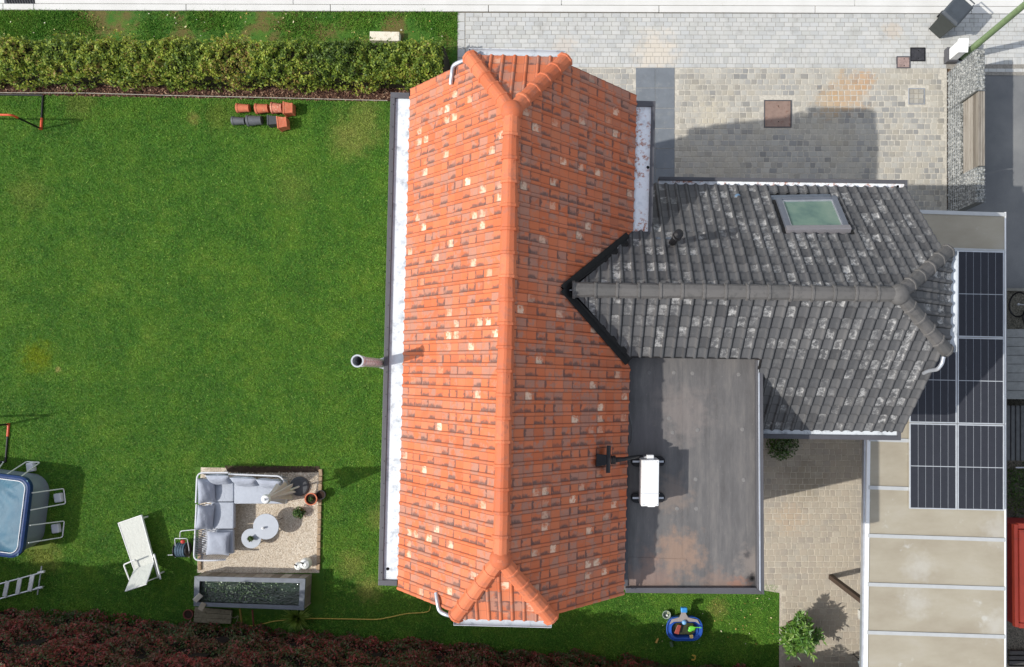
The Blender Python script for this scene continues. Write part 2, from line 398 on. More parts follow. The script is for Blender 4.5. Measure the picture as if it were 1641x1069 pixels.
# road channel: the long gutter slabs beside the street, with joints
road = structure('road', MB().sheet(pxpoly([(-900,-500),(2500,-500),(2500,9),(-900,3)], -.006)), M['concrete'])
kerb = structure('kerb', MB().sheet(pxpoly([(-900,3),(2500,9),(2500,24),(-900,14)], -.02)), simple('joint_mortar', (120,112,98), .95))
xs = [-260,6,55,299,530,783,1056,1306,1556,1800]
for a, b in zip(xs[:-1], xs[1:]):
    mb = MB(); y0 = lambda x: 6+x*.0030; y1 = lambda x: 16+x*.0040
    poly = pxpoly([(a+.5,y0(a)+.6),(b-.5,y0(b)+.6),(b-.5,y1(b)),(a+.5,y1(a))], 0)
    part('kerb_stone', mb.prism([(p.x,p.y) for p in poly][::-1], -.02, .03), M['concrete'], kerb, bevel=.008)
xs2 = [-260,8,56,470,900,1370,1800]
for a, b in zip(xs2[:-1], xs2[1:]):
    if a == 8: continue
    mb = MB(); poly = pxpoly([(a+.5,-60),(b-.5,-60),(b-.5,5.4+b*.003),(a+.5,5.4+a*.003)], 0)
    part('gutter_slab', mb.prism([(p.x,p.y) for p in poly][::-1], -.05, .012), M['concrete'], road, bevel=.006)
g = thing('drain_grate', 'black slotted drain grate in the white street gutter', 'drain', P(32,0))
part('frame', MB().box(P(32,-1)+Vector((0,0,-.01)), (.8,.3,.03)), M['coping'], g)
for k in range(11):
    part('grate_bar', MB().box(P(11+k*4.2,-1)+Vector((0,0,.012)), (.03,.26,.02), rz=.35), M['black'], g)

# ------------------------------------------------------------------ stone fields: pavers and cobbles
def block_mesh(name, sx, sy, h, m, bev=.006, jit=0.0):
    me = bpy.data.meshes.new(name); bm = bmesh.new()
    x, y = sx/2, sy/2; b = bev
    ring = lambda dx, z: [bm.verts.new((sgx*(x-dx)+random.uniform(-jit,jit), sgy*(y-dx)+random.uniform(-jit,jit), z)) for sgx, sgy in ((-1,-1),(1,-1),(1,1),(-1,1))]
    r0 = ring(0, 0); r1 = ring(0, h-b); r2 = ring(b, h)
    for A, B in ((r0, r1), (r1, r2)):
        for i in range(4): bm.faces.new((A[i], A[(i+1)%4], B[(i+1)%4], B[i]))
    bm.faces.new(r2); bm.to_mesh(me); bm.free(); me.materials.append(m); return me
def lay(parent, name, stuffname, m, spots, h, zb, maxn=300, jit=0.0, seen=None):
    """spots: (x, y, sx, sy, rz). First the pieces the photo shows, as parts; the rest joined"""
    meshes = {}; rest = []; cnt = 0
    vis = [s for s in spots if seen is None or seen(s)]
    if len(vis) > maxn:
        vis = sorted(vis, key=lambda s: -s[2]*s[3])
        big = vis[:maxn] if len({round(s[2]*s[3],4) for s in vis}) > 6 else random.sample(vis, maxn)
    else: big = vis
    ids = {id(s) for s in big}
    for s in spots:
        x, y, sx, sy, rz = s
        z = zb + random.uniform(-.0018, .0018)
        if id(s) in ids:
            key = (round(sx,2), round(sy,2), random.randrange(3))
            if key not in meshes: meshes[key] = block_mesh(name, key[0], key[1], h, m, jit=jit)
            inst(name, meshes[key], Matrix.Translation((x,y,z)) @ Matrix.Rotation(rz + random.uniform(-.006,.006),4,'Z') @ Matrix.Rotation(random.uniform(-.005,.005),4,'X'), parent)
        else: rest.append((x,y,sx,sy,rz,z))
    if rest:
        A = np.array(rest); nb = len(A); b = .006
        T = []
        for (dx, zz) in ((0,0),(0,h-b),(b,h)):
            for gx, gy in ((-1,-1),(1,-1),(1,1),(-1,1)): T.append((gx,gy,dx,zz))
        T = np.array(T)
        lx = T[None,:,0]*(A[:,2:3]/2-T[None,:,2]) + rng.uniform(-jit,jit,(nb,12)); ly = T[None,:,1]*(A[:,3:4]/2-T[None,:,2]) + rng.uniform(-jit,jit,(nb,12))
        cs, sn = np.cos(A[:,4:5]), np.sin(A[:,4:5])
        V = np.stack([A[:,0:1]+lx*cs-ly*sn, A[:,1:2]+lx*sn+ly*cs, A[:,5:6]+T[None,:,3]+0*lx], 2).reshape(-1,3)
        fs = []
        for o in (0,4):
            for i in range(4): fs.append((o+i, o+(i+1)%4, o+4+(i+1)%4, o+4+i))
        fs.append((8,9,10,11)); fs = np.array(fs)
        Fc = (fs[None]+12*np.arange(nb)[:,None,None]).reshape(-1,4)
        fastmesh(stuffname, V, Fc, m, parent, np.repeat(rng.random(nb),12), 'stuff')
S0 = HC/F
M['paver'] = paver_mat('concrete_paver', [(182,183,178),(190,190,186),(194,194,190),(185,187,186),(176,177,174)], [(1050,85,.8,(206,194,176),.6),(1430,50,.35,(188,172,152),.5),(905,75,.4,(190,180,168),.6)], .3, (180,181,179))
M['joint'] = simple('sand_joint', (138,134,126), .95, var=.3, scale=20)
pav = structure('pavement', MB().sheet(pxpoly([(733,20.5),(2200,25),(2200,122),(1574,121),(1516,110),(733,108)], .016)), M['joint'])
spots = []
def rowpav(y, hpx, lpx, x0, x1, off):
    x = x0 + off*lpx - lpx
    while x < x1:
        a, b = max(x, x0), min(x+lpx, x1)
        if b-a > 2:
            yy = y + (a-733)*.0026
            c = P((a+b)/2, yy+hpx/2); spots.append((c.x, c.y, (b-a)*S0-.006, hpx*S0-.006, -R(.15)))
        x += lpx
for k in range(10): rowpav(20.9+k*6.93, 6.93, 13.8, 746, 1850, (k % 2)*.5 + random.choice((0,0,.25)))
rowpav(90.2, 11.2, 6.9, 746, 1850, 0); rowpav(101.4, 6.6, 13.8, 746, 1516, .3)
for k in range(14): rowpav(108.0, 5.6, 13.8, 1576, 1850, .5) if k == 0 else None
for k in range(6): c = P(739.5, 28+k*14.5); spots.append((c.x, c.y, 11*S0, 14*S0-.006, 0))
lay(pav, 'paver', 'paving_field', M['paver'], spots, .05, -.028, seen=lambda s: s[0] < 12.2 and not (-3 < s[0] < 1.6 and s[1] < 8.0))
# driveway of tumbled setts
M['cobble'] = paver_mat('tumbled_sett', [(138,139,138),(164,163,158),(181,178,169),(170,169,163),(186,183,173),(154,154,151),(176,171,159),(130,131,130)],
    [(1360,150,.7,(184,152,116),.65),(1385,130,.4,(186,144,100),.55),(1330,165,.55,(184,152,112),.5),(1140,185,.6,(200,190,166),.5)], .45, (182,172,150))
drv = structure('driveway', MB().sheet(pxpoly([(880,107.5),(1517,109.5),(1517,345),(1514,420),(880,420)], .012)), simple('pale_joint', (186,181,169), .95, scale=15))
def cobbles(x0, x1, y0, y1, pw, ph, skip, rot=0.0):
    out = []; y = y0; r = 0
    while y < y1:
        x = x0 + (r % 2)*pw*.5 + random.uniform(-1,1); h = ph*random.uniform(.95,1.05)
        while x < x1:
            w = pw*random.choice((.85,1,1,1.1,1.25))
            cx, cy = x+w/2, y+h/2
            if x+w <= x1+3 and not skip(cx, cy):
                c = P(cx, cy); out.append((c.x, c.y, round(w*S0-.02,2), round(h*S0-.02,2), random.uniform(-.03,.03)+rot))
            x += w
        y += h; r += 1
    return out
covers = [(1224,161,1268,205),(1455,142,1481,168),(1436,91,1458,110),(1458,77,1482,99)]
def oncov(x, y): return any(a-4 < x < c+4 and b-4 < y < d+4 for a,b,c,d in covers)
sp = cobbles(890, 1512, 110, 340, 9.9, 8.9, lambda x,y: (1016 < x < 1082) or oncov(x,y))
lay(drv, 'cobble', 'cobble_field', M['cobble'], sp, .05, -.030, jit=.006, seen=lambda s: s[0] > 2.6 and s[1] > 5.3)
# big bluestone slabs
slabm = simple('bluestone_slab', (112,118,124), .6, var=.12, scale=3, dirt=(126,130,132), bump=.1)
for i in range(2):
    for j in range(7):
        c = P(1018.5+15.7+31.2*i, 109+16.2+32.4*j)
        part('slab', MB().box(c+Vector((0,0,-.002)), (30.7*S0, 31.9*S0, .05)), slabm, drv, bevel=.004)
# garden path of setts
M['cobble2'] = paver_mat('path_sett', [(166,157,142),(176,167,151),(172,161,145),(160,152,140),(180,172,157)], [(1290,770,.8,(120,112,92),.4),(1265,830,.6,(182,160,134),.5)], .45, (182,170,150))
pth = structure('garden_path', MB().sheet(pxpoly([(1120,560),(1450,560),(1450,1500),(1246,1500),(1249,950),(1120,930)], .0125)), simple('path_joint', (182,174,158), .95, scale=15))
sp = cobbles(1196, 1396, 690, 936, 10.2, 9.6, lambda x,y: False) + cobbles(1252, 1396, 936, 1110, 10.2, 9.6, lambda x,y: False)
lay(pth, 'cobble', 'cobble_field', M['cobble2'], sp, .05, -.030, jit=.006, seen=lambda s: s[1] > -8 and s[0] < 8.0)
# asphalt beyond the gabion and the neighbour's yard
n = NT('asphalt'); c = n.ramp(n.noise(1.0, 6), [(.3, lin((104,106,108))), (.7, lin((126,127,126)))])
c = n.mix(n.step(n.noise(90, 4, .8), .62, .7), c, lin((186,186,182))); n.bump(n.noise(140,3),.35,.01); M['asphalt'] = n.done(c, .85, 0, .3)
structure('asphalt_drive', MB().sheet(pxpoly([(1532,118),(2300,122),(2300,462),(1500,462),(1500,335),(1532,335)], .002)), M['asphalt'])
n = NT('yard_gravel'); c = n.ramp(n.voro(45, out='Color'), [(.2, lin((70,68,60))), (.8, lin((120,116,104)))]); n.bump(n.voro(45),.6,.02); M['yard'] = n.done(c, .9)
structure('yard_ground', MB().sheet(pxpoly([(1500,462),(2300,462),(2300,1500),(1500,1500)], .001)), M['yard'])

# small covers let into the paving
def cover(name, x0, y0, x1, y1, z_, m, fm, label, cat, nubs=0):
    z = z_+.010; c = P((x0+x1)/2, (y0+y1)/2); w, d = (x1-x0)*S0, (y1-y0)*S0
    t = thing(name, label, cat, c)
    mb = MB()
    for sx, sy, cx, cy in ((w,.02,0,d/2-.01),(w,.02,0,-d/2+.01),(.02,d-.04,w/2-.01,0),(.02,d-.04,-w/2+.01,0)): mb.box(c+Vector((cx,cy,z-.013)), (sx,sy,.03))
    part('frame', mb, fm, t)
    if nubs != 9: part('lid', MB().box(c+Vector((0,0,z-.022)), (w-.05,d-.05,.03)), m, t, bevel=.004)
    if nubs == 9:
        for i in range(3):
            for j in range(3): part('sett', MB().box(c+Vector(((i-1)*(w-.05)/3,(j-1)*(d-.05)/3,z-.02)), ((w-.05)/3-.012,(d-.05)/3-.012,.03)), m, t, bevel=.004)
    elif nubs:
        for s in (-1, 1): part('lifting_hole', MB().cyl(c+Vector((.02,s*d*.28,0)), .014, z-.008, z-.004, 8), M['hole'], t)
cover('manhole_cover', 1224,161,1268,205, .026, simple('rusty_steel_plate', (150,128,116), .6, .3, var=.15, dirt=(128,96,80)), M['coping'], 'large square rusty steel plate in the sett driveway', 'manhole', 2)
cover('inspection_cover', 1455,142,1481,168, .026, M['cobble'], M['galv'], 'square cover filled with pale setts in the driveway', 'manhole', 9)
cover('hydrant_cover', 1436,91,1458,110, .028, simple('pinkish_iron', (150,130,124), .7, var=.3, scale=12), M['coping'], 'small pinkish square cover beside the black pavement cover', 'cover', 2)
cover('valve_cover', 1458,77,1482,99, .028, simple('black_iron', (62,62,66), .6, .2, var=.4, scale=14), M['black'], 'small black square cover set in pale pavers', 'cover', 2)

# ------------------------------------------------------------------ roofs
TW = 'tile_profile'
PROF = [(0,.010),(.05,.003),(.22,0),(.5,.001),(.66,.003),(.72,.014),(.79,.025),(.88,.025),(.96,.014),(1.02,.003)]
PROFD = [(0,.016),(.05,.004),(.22,0),(.5,.001),(.62,.004),(.69,.020),(.77,.034),(.88,.034),(.96,.020),(1.02,.006)]
def tile_geo(cw, g):
    dk_ = cw > .1985; PF = PROFD if dk_ else PROF; e = .036 if dk_ else .020
    vs = []; fs = []; n = len(PF); L = g+.035; tu = []; tv = []
    for (v, z) in ((0, .006), (0, e), (L*.5, e*.6), (L, .004)):
        for u, h in PF:
            vs.append((u*cw, v, h*cw/.197+z)); tu.append(u); tv.append(v/L)
    for i in range(n): vs[i] = (vs[i][0], .004, vs[i][2]-.004)
    for k in range(3):
        for i in range(n-1): fs.append((k*n+i, k*n+i+1, (k+1)*n+i+1, (k+1)*n+i))
    return np.array(vs), fs, np.array(tu), np.array(tv)
def slope_tiles(acc, O, U, V, ncol, cw, nrow, g, planes, keep=None):
    """lays tiles over one roof plane. O: eave corner, planes: list of (fn) giving >=0 inside"""
    N = U.cross(V).normalized()
    if N.z < 0: N = -N
    base, fs, tu, tv = tile_geo(cw, g)
    Mx = Matrix((( U.x, V.x, N.x),(U.y, V.y, N.y),(U.z, V.z, N.z)))
    B = base @ np.array(Mx).T
    for j in range(nrow):
        for i in range(ncol):
            o = O + U*(i*cw) + V*(j*g) + V*random.uniform(-.004,.004)
            W = B + np.array(o)
            cen = W.mean(0)
            if keep and not keep(cen): continue
            inside = True; drop = False
            for p in planes:
                d = p(W)
                if (d < 0).all(): drop = True; break
                if (d < 0).any(): inside = False
            if drop: continue
            acc.append((Mx.to_4x4(), o, cw, g, inside, W, planes))
def finish_tiles(parent, acc, m, name='tile', maxn=300, prefer=None):
    base = {}
    full = [a for a in acc if a[4]]
    full.sort(key=lambda a: -((prefer(a)) if prefer else random.random()))
    ind = full[:maxn]; idset = {id(a) for a in ind}
    for a in ind:
        key = (round(a[2],4), round(a[3],4))
        if key not in base:
            L = []
            vs, fs, tu, tv = tile_geo(*key)
            me = bpy.data.meshes.new(name); me.from_pydata([tuple(v) for v in vs], [], fs); me.materials.append(m)
            for nm, arr in (('tu',tu),('tv',tv)):
                at = me.attributes.new(nm,'FLOAT','POINT'); at.data.foreach_set('value', arr.astype(np.float32))
            base[key] = me
        inst(name, base[key], Matrix.Translation(a[1]) @ a[0], parent)
    V = []; Fs = []; TU = []; TV = []; RN = []; o = 0
    for a in acc:
        if id(a) in idset: continue
        vs, fs, tu, tv = tile_geo(a[2], a[3]); W = a[5]
        r = random.random()
        if a[4]:
            V += [tuple(p) for p in W]; Fs += [tuple(q+o for q in f) for f in fs]; TU += list(tu); TV += list(tv); RN += [r]*len(W); o += len(W)
        else:
            bm = bmesh.new(); lay_ = bm.verts.layers.float.new('tu')
            bv = [bm.verts.new(p) for p in W]
            for q, t in zip(bv, tu): q[lay_] = t
            for f in fs: bm.faces.new([bv[q] for q in f])
            for p in a[6]:
                co, no = p.plane
                bmesh.ops.bisect_plane(bm, geom=bm.verts[:]+bm.edges[:]+bm.faces[:], plane_co=co, plane_no=no, clear_inner=True)
            bm.verts.index_update()
            V += [tuple(q.co) for q in bm.verts]; TU += [q[lay_] for q in bm.verts]; TV += [.5]*len(bm.verts); RN += [r]*len(bm.verts)
            Fs += [tuple(q.index+o for q in f.verts) for f in bm.faces]; o += len(bm.verts); bm.free()
    off = OFF.get(parent.name, Vector((0,0,0)))
    ob = raw('tile_field', V, Fs, m, parent, attrs={'tu':TU,'tv':TV,'rnd':RN}); ob['kind'] = 'stuff'
def vplane(p, q, inside):
    """vertical plane through plan points p,q; callable on (n,3) arrays, >=0 on the side of inside"""
    p, q, inside = Vector(p).to_2d(), Vector(q).to_2d(), Vector(inside).to_2d()
    d = (q-p).normalized(); no = Vector((-d.y, d.x))
    if (inside-p).dot(no) < 0: no = -no
    class F_:
        plane = (Vector((p.x,p.y,0)), Vector((no.x,no.y,0)))
        def __call__(self, W): return (W[...,0]-p.x)*no.x + (W[...,1]-p.y)*no.y
    return F_()

# --- main house frame
HF = 6.19
HE, HR = 6.5, 8.74; WM = 2.085; LM = 4.60; A1 = R(1.45)
mc = Vector((-1.058, .731, 0)); ax = Vector((math.sin(A1), math.cos(A1), 0)); bx_ = Vector((math.cos(A1), -math.sin(A1), 0))
def Q(x, y, z): return mc + bx_*x + ax*y + Vector((0,0,z))
def ql(p): d = Vector((p[0],p[1],0))-mc; return d.dot(bx_), d.dot(ax)
TP = (HR-HE)/WM; PP = math.atan(TP)
PEAK = 3.49; HYE = 4.66; HXE = .785; HHZ = HR-HXE*TP
def h_main(x, y):
    a, b = ql((x, y)); h = HR-TP*abs(a)
    q = (HR-HHZ)/(HYE-PEAK)
    return min(h, HR-q*max(0, abs(b)-PEAK))
# --- dark extension frame
DE, DR = 5.15, 7.75; WD = 2.405; A2 = R(.8); TD = (DR-DE)/WD; PD = math.atan(TD)
dc = Vector((3.2, 1.505, 0)); dx_ = Vector((math.cos(A2), -math.sin(A2), 0)); dy_ = Vector((math.sin(A2), math.cos(A2), 0))
def D(x, y, z): return dc + dx_*x + dy_*y + Vector((0,0,z))
def dl(p): d = Vector((p[0],p[1],0))-dc; return d.dot(dx_), d.dot(dy_)
DXV = 3.445; DPK = 2.27; DHX = 3.55; DHW = .89; DHZ = DR-DHW*TD
def h_dark(x, y):
    a, b = dl((x, y)); return DR-TD*abs(b)
def on_roof(px, py, hf, off=0.0):
    h = 6.5
    for _ in range(30):
        p = P(px, py, h); h = hf(p.x, p.y)+off
    return P(px, py, h)
# valley lines in plan: h_main(E slope) = h_dark(N or S slope)
def valley(sign):
    pts = []
    for bb in (0.0, 1.6):
        lo, hi = -4.0, 3.0
        for _ in range(60):
            mid = (lo+hi)/2; w = D(mid, sign*bb, 0); a, b = ql(w)
            if HR-TP*a > DR-TD*bb: lo = mid
            else: hi = mid
        pts.append(D(lo, sign*bb, DR-TD*bb))
    return pts
VN, VS = valley(1), valley(-1)

house = thing('house', 'main house with orange clay pantile roof and half-hipped ends', 'house', mc)
prof = [(-1.72,0),(1.72,0),(1.72,HE+.12),(.72,HHZ-.18),(-.72,HHZ-.18),(-1.72,HE+.12)]
part('wall', MB().loft([[Q(x,-4.5,z) for x,z in prof],[Q(x,4.53,z) for x,z in prof]]), M['brick_wall'], house)
mb = MB(); t_ = .05
def deck(mb, pts, th=.05, dz=-.012): mb.loft([[Vector(p)+Vector((0,0,dz-th)) for p in pts],[Vector(p)+Vector((0,0,dz)) for p in pts]])
for s in (-1, 1):
    deck(mb, [Q(0,-PEAK,HR),Q(0,PEAK,HR),Q(s*HXE*.93,LM-.01,HR-TP*HXE*.93),Q(s*WM*.995,LM-.01,HE+.01),Q(s*WM*.995,-LM+.01,HE+.01),Q(s*HXE*.93,-LM+.01,HR-TP*HXE*.93)])
    deck(mb, [Q(0,s*PEAK,HR),Q(HXE,s*HYE,HHZ),Q(-HXE,s*HYE,HHZ)])
roof = part('roof', mb, M['deck'], house)
acc = []
hipN = [vplane(Q(0,PEAK,0),Q(-HXE,HYE,0),Q(-1,0,0)), vplane(Q(0,-PEAK,0),Q(-HXE,-HYE,0),Q(-1,0,0))]
hipE = [vplane(Q(0,PEAK,0),Q(HXE,HYE,0),Q(1,0,0)), vplane(Q(0,-PEAK,0),Q(HXE,-HYE,0),Q(1,0,0))]
ncol, nrow = 47, 14; cw = 2*LM/ncol; SLn = math.hypot(WM, HR-HE)+.02; g_ = SLn/nrow
Vw = (bx_*math.cos(PP)+Vector((0,0,math.sin(PP)))); Ve = (-bx_*math.cos(PP)+Vector((0,0,math.sin(PP))))
slope_tiles(acc, Q(-WM+.035, LM, HE+.028), -ax, Vw, ncol, cw, nrow, g_, hipN)
# valley gap: main tiles stop short of the valley
def offline(L, away, d):
    a, b = L[0].to_2d(), L[1].to_2d(); v = (b-a).normalized(); nn = Vector((-v.y, v.x))
    if (Vector(away).to_2d()-a).dot(nn) < 0: nn = -nn
    return Vector((a.x+nn.x*d, a.y+nn.y*d, 0)), Vector((b.x+nn.x*d, b.y+nn.y*d, 0))
awN, awS = Q(-1.5, 3, 0), Q(-1.5, -3, 0)
pN = vplane(*offline(VN, awN, .06), awN); pS = vplane(*offline(VS, awS, .06), awS)
ridgey = lambda c: dl(c)[1]
slope_tiles(acc, Q(WM-.01, LM, HE-.005), -ax, Ve, ncol, cw, nrow, g_, hipE+[pN], keep=lambda c: ridgey(c) >= 0)
slope_tiles(acc, Q(WM-.01, LM, HE-.005), -ax, Ve, ncol, cw, nrow, g_, hipE+[pS], keep=lambda c: ridgey(c) < 0)
HQ = math.atan2(HR-HHZ, HYE-PEAK); hl = math.hypot(HR-HHZ, HYE-PEAK)
for s in (1, -1):
    Vh = (-ax*s*math.cos(HQ)+Vector((0,0,math.sin(HQ))))
    slope_tiles(acc, Q(-HXE-.01, s*(HYE+.02), HHZ-.012), bx_, Vh, 8, cw, 6, hl/6+.003,
        [vplane(Q(0,s*PEAK,0),Q(HXE,s*HYE,0),Q(0,s*9,0)), vplane(Q(0,s*PEAK,0),Q(-HXE,s*HYE,0),Q(0,s*9,0))])
# the largest in the photo are those nearest the camera: highest and most face-on (the slope towards the nadir point)
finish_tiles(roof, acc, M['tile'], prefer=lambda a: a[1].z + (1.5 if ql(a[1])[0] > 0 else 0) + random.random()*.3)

def cap_mesh(name, r, L, m, flat=.80):
    mb = MB(); AN = [R(a) for a in (0, 42, 80, 100, 138, 180)]; k = len(AN)
    ring = lambda y, rr: [(rr*math.cos(a), y, rr*flat*math.sin(a)-.03) for a in AN]
    rs = [ring(-.035, r*1.05), ring(-.033, r*1.17), ring(.010, r*1.17), ring(.014, r*1.03), ring(L+.01, r*.93)]
    vs = [p for q in rs for p in q]; fs = []
    for a in range(len(rs)-1):
        for i in range(k-1): fs.append((a*k+i, a*k+i+1, (a+1)*k+i+1, (a+1)*k+i))
    fs.append(tuple(range(k))); me = bpy.data.meshes.new(name); me.from_pydata(vs, [], fs)
    bm = bmesh.new(); bm.from_mesh(me)
    es = [e for e in bm.edges if len(e.link_faces) == 2 and e.calc_face_angle(0) > R(15)]
    bmesh.ops.bevel(bm, geom=es, offset=.006, segments=2, affect='EDGES', profile=.5, clamp_overlap=True); bm.to_mesh(me); bm.free()
    me.materials.append(m); return me
def caps(parent, A, B, n, r, m, name='ridge_cap', lift=.05):
    A, B = Vector(A), Vector(B); d = (B-A); L = d.length/n; d.normalize()
    x = d.cross(Vector((0,0,1))).normalized(); z = x.cross(d)
    Mx = Matrix(((x.x,d.x,z.x),(x.y,d.y,z.y),(x.z,d.z,z.z))).to_4x4(); me = cap_mesh(name, r, L, m)
    for i in range(n): inst(name, me, Matrix.Translation(A + d*(L*i) + z*lift + x*random.uniform(-.004,.004)) @ Mx @ Matrix.Rotation(random.uniform(-.02,.02),4,'Z'), parent)
caps(roof, Q(0,-PEAK,HR), Q(0,PEAK,HR), 19, .130, M['cap'], 'ridge_cap', .03)
for s in (1,-1):
    for e in (-1,1): caps(roof, Q(e*HXE*1.0, s*(HYE-.02), HHZ), Q(0, s*PEAK, HR), 5, .125, M['cap'], 'hip_cap', .03)
    mb = MB(); c = Q(0, s*(PEAK+.0), HR-.02); mb.ico(c, .175, 3, (1,1,.8)); part('hip_end_cap', mb, M['cap'], roof, smooth=True)
# gutters: zinc-lined box with dark coping
def box_gutter(parent, Qf, x0, side, ya, yb, z, wz, wd, zm, name='gutter', endw=.1, ends=(1,1), axis='y'):
    def W(x, y, zz): return Qf(x, y, zz) if axis == 'y' else Qf(y, x, zz)
    def bxx(mb, xa, xb, y0, y1, z0, z1):
        mb.loft([[W(xa,y0,zz),W(xb,y0,zz),W(xb,y1,zz),W(xa,y1,zz)] for zz in (z0,z1)])
    s = side; mb = MB(); bxx(mb, x0-s*.05, x0+s*wz, ya, yb, z-.16, z-.04); gt = part(name, mb, zm, parent, weld=True)
    mb = MB(); bxx(mb, x0+s*(wz+.001), x0+s*(wz+wd), ya, yb, z-.22, z+.012)
    part('coping', mb, M['coping'], gt, bevel=.006)
    for e, (y0, y1) in zip(ends, ((ya-endw, ya-.001), (yb+.001, yb+endw))):
        if e:
            mb = MB(); bxx(mb, x0, x0+s*(wz+wd), y0, y1, z-.22, z+.010); part('end_coping', mb, M['coping'], gt, bevel=.006)
    mb = MB(); bxx(mb, x0-s*.3, x0+s*(wz-.002), ya, yb, z-.2, z-.165); part('soffit', mb, M['white_metal'], gt)
    return gt
gw = box_gutter(house, Q, -WM-.0, -1, -4.44, 4.44, HE, .265, .085, M['zinc'])
p = P(622, 911, HE-.07); part('gutter_outlet', MB().cyl(p, .03, HE-.039, HE-.035, 12), M['hole'], house)
for k in range(22):
    y = -4.3+k*.41; part('fixing_screw', MB().cyl(Q(-WM-.29, y, 0), .008, HE+.013, HE+.018, 6), M['hole'], gw)
for k in range(4): part('lining_seam', MB().box(Q(-WM-.115, -3.2+k*2.1, HE-.038), (.225,.02,.008), -A1), M['zinc'], gw)
yS = ql(P(1045,376,HE))[1]
ge = box_gutter(house, Q, WM, 1, yS, 4.40, HE, .285, .075, M['zinc_r'], ends=(0,1))
p = P(1038, 269, HE-.07); part('gutter_outlet', MB().cyl(p, .028, HE-.039, HE-.035, 12), M['hole'], house)
def channel(parent, a, b, r, m, name):
    a, b = Vector(a), Vector(b); d = (b-a).normalized(); x = d.cross(Vector((0,0,1))).normalized(); mb = MB(); k = 9
    prof = [(r*math.cos(math.pi+math.pi*i/(k-1)), r*math.sin(math.pi+math.pi*i/(k-1))) for i in range(k)]
    prof += [(px*.88, pz*.88) for px, pz in prof[::-1]]
    mb.loft([[a+x*px+Vector((0,0,pz)) for px,pz in prof],[b+x*px+Vector((0,0,pz)) for px,pz in prof]])
    for e in (a, b): mb.loft([[e+x*px+Vector((0,0,pz)) for px,pz in prof[:k]], [e+d*.004+x*px+Vector((0,0,pz)) for px,pz in prof[:k]]])
    mb.tube([a+x*r, b+x*r], .012, 6)
    return part(name, mb, m, parent, smooth=True)
channel(house, Q(-HXE-.04,HYE+.08,HHZ-.01), Q(HXE+.0,HYE+.08,HHZ-.01), .070, M['zinc_g'], 'hip_gutter')
channel(house, Q(HXE+.02,-HYE-.08,HHZ-.01), Q(-HXE-.04,-HYE-.08,HHZ-.01), .070, M['zinc_g'], 'hip_gutter')
def bendpipe(parent, pts, r, m, name):
    out = [Vector(pts[0])]
    for i in range(1, len(pts)-1):
        a, b, c = Vector(pts[i-1]), Vector(pts[i]), Vector(pts[i+1])
        q = min(.1, (a-b).length*.45, (c-b).length*.45)
        p0 = b+(a-b).normalized()*q; p1 = b+(c-b).normalized()*q
        for t in (0,.25,.5,.75,1): out.append(p0*(1-t)**2+b*2*t*(1-t)+p1*t*t)
    out.append(Vector(pts[-1])); return part(name, MB().tube(out, r, 12), m, parent, smooth=True)
bendpipe(house, [P(757,96,7.7), P(739,98.5,7.7), P(726,105,7.62), on_roof(724,120,h_main,.10), on_roof(722.5,135,h_main,.06)], .036, M['galv'], 'downpipe')
bendpipe(house, [P(728,988,7.7), P(712,984,7.7), P(704,979,7.62), on_roof(701,965,h_main,.11), on_roof(699,950,h_main,.07)], .036, M['galv'], 'downpipe')

# stainless flue on the west wall
fc = P(572.5, 578.5, 7.9); fl = MB().lathe((fc.x,fc.y), [(.085,.3),(.085,7.60),(.096,7.61),(.096,7.67),(.085,7.68),(.085,7.85),(.108,7.86),(.108,7.9),(.082,7.9),(.080,7.35)], 28, caps=False)
flue = part('flue_pipe', fl, M['steel'], house, smooth=True, label='stainless steel flue standing clear of the west wall')
part('flue_bore', MB().cyl(fc, .080, 7.30, 7.35, 24), M['hole'], flue)
for s in (-1, 1): part('bracket', MB().tube([(fc.x, fc.y+s*.09, 6.2),(fc.x+.28, fc.y+s*.2, 6.2),(fc.x+.6, fc.y+s*.34, 6.2)], .012, 6), M['galv'], flue)
part('clamp_band', MB().cyl(fc, .095, 6.15, 6.25, 24), M['galv'], flue)

# ------------------------------------------------------------------ dark extension
ext = thing('house_extension', 'side wing with dark grey pantile roof and lichen patches', 'house', dc)
prof = [(-2.0,0),(2.0,0),(2.0,DE+.12),(.8,DHZ-.16),(-.8,DHZ-.16),(-2.0,DE+.12)]

XC = dl(P(1219,575,6.57))[0]; YC = -1.09
part('wall', MB().loft([[D(XC+.02,y,z) for y,z in prof],[D(DXV-.14,y,z) for y,z in prof]]).loft([[D(x,y,z) for y,z in ((-1.0,0),(2.0,0),(2.0,DE+.12),(.8,DHZ-.16),(-.8,DHZ-.16),(-1.0,6.3))] for x in (-1.6,XC)]), M['brick_wall'], ext)
mb = MB()
deck(mb, [D(-3.3,0,DR),D(DPK,0,DR),D(DXV-.01,DHW*.85,DR-TD*DHW*.85),D(DXV-.01,WD*.995,DE+.01),D(-1.3,WD*.995,DE+.01)])
deck(mb, [D(-3.3,0,DR),D(-3.0,YC,DR+TD*YC),D(XC,YC,DR+TD*YC),D(XC,-WD*.995,DE+.01),D(DXV-.01,-WD*.995,DE+.01),D(DXV-.01,-DHW*.85,DR-TD*DHW*.85),D(DPK,0,DR)])
deck(mb, [D(DPK,0,DR),D(DHX,DHW,DHZ),D(DHX,-DHW,DHZ)])
droof = part('roof', mb, M['ddeck'], ext)
acc = []
inD = D(1,0,0)
hN = vplane(D(DPK,0,0),D(DHX,DHW,0),D(-1,1,0)); hS = vplane(D(DPK,0,0),D(DHX,-DHW,0),D(-1,-1,0))
vN = vplane(*offline(VN, inD, .05), inD); vS = vplane(*offline(VS, inD, .05), inD)
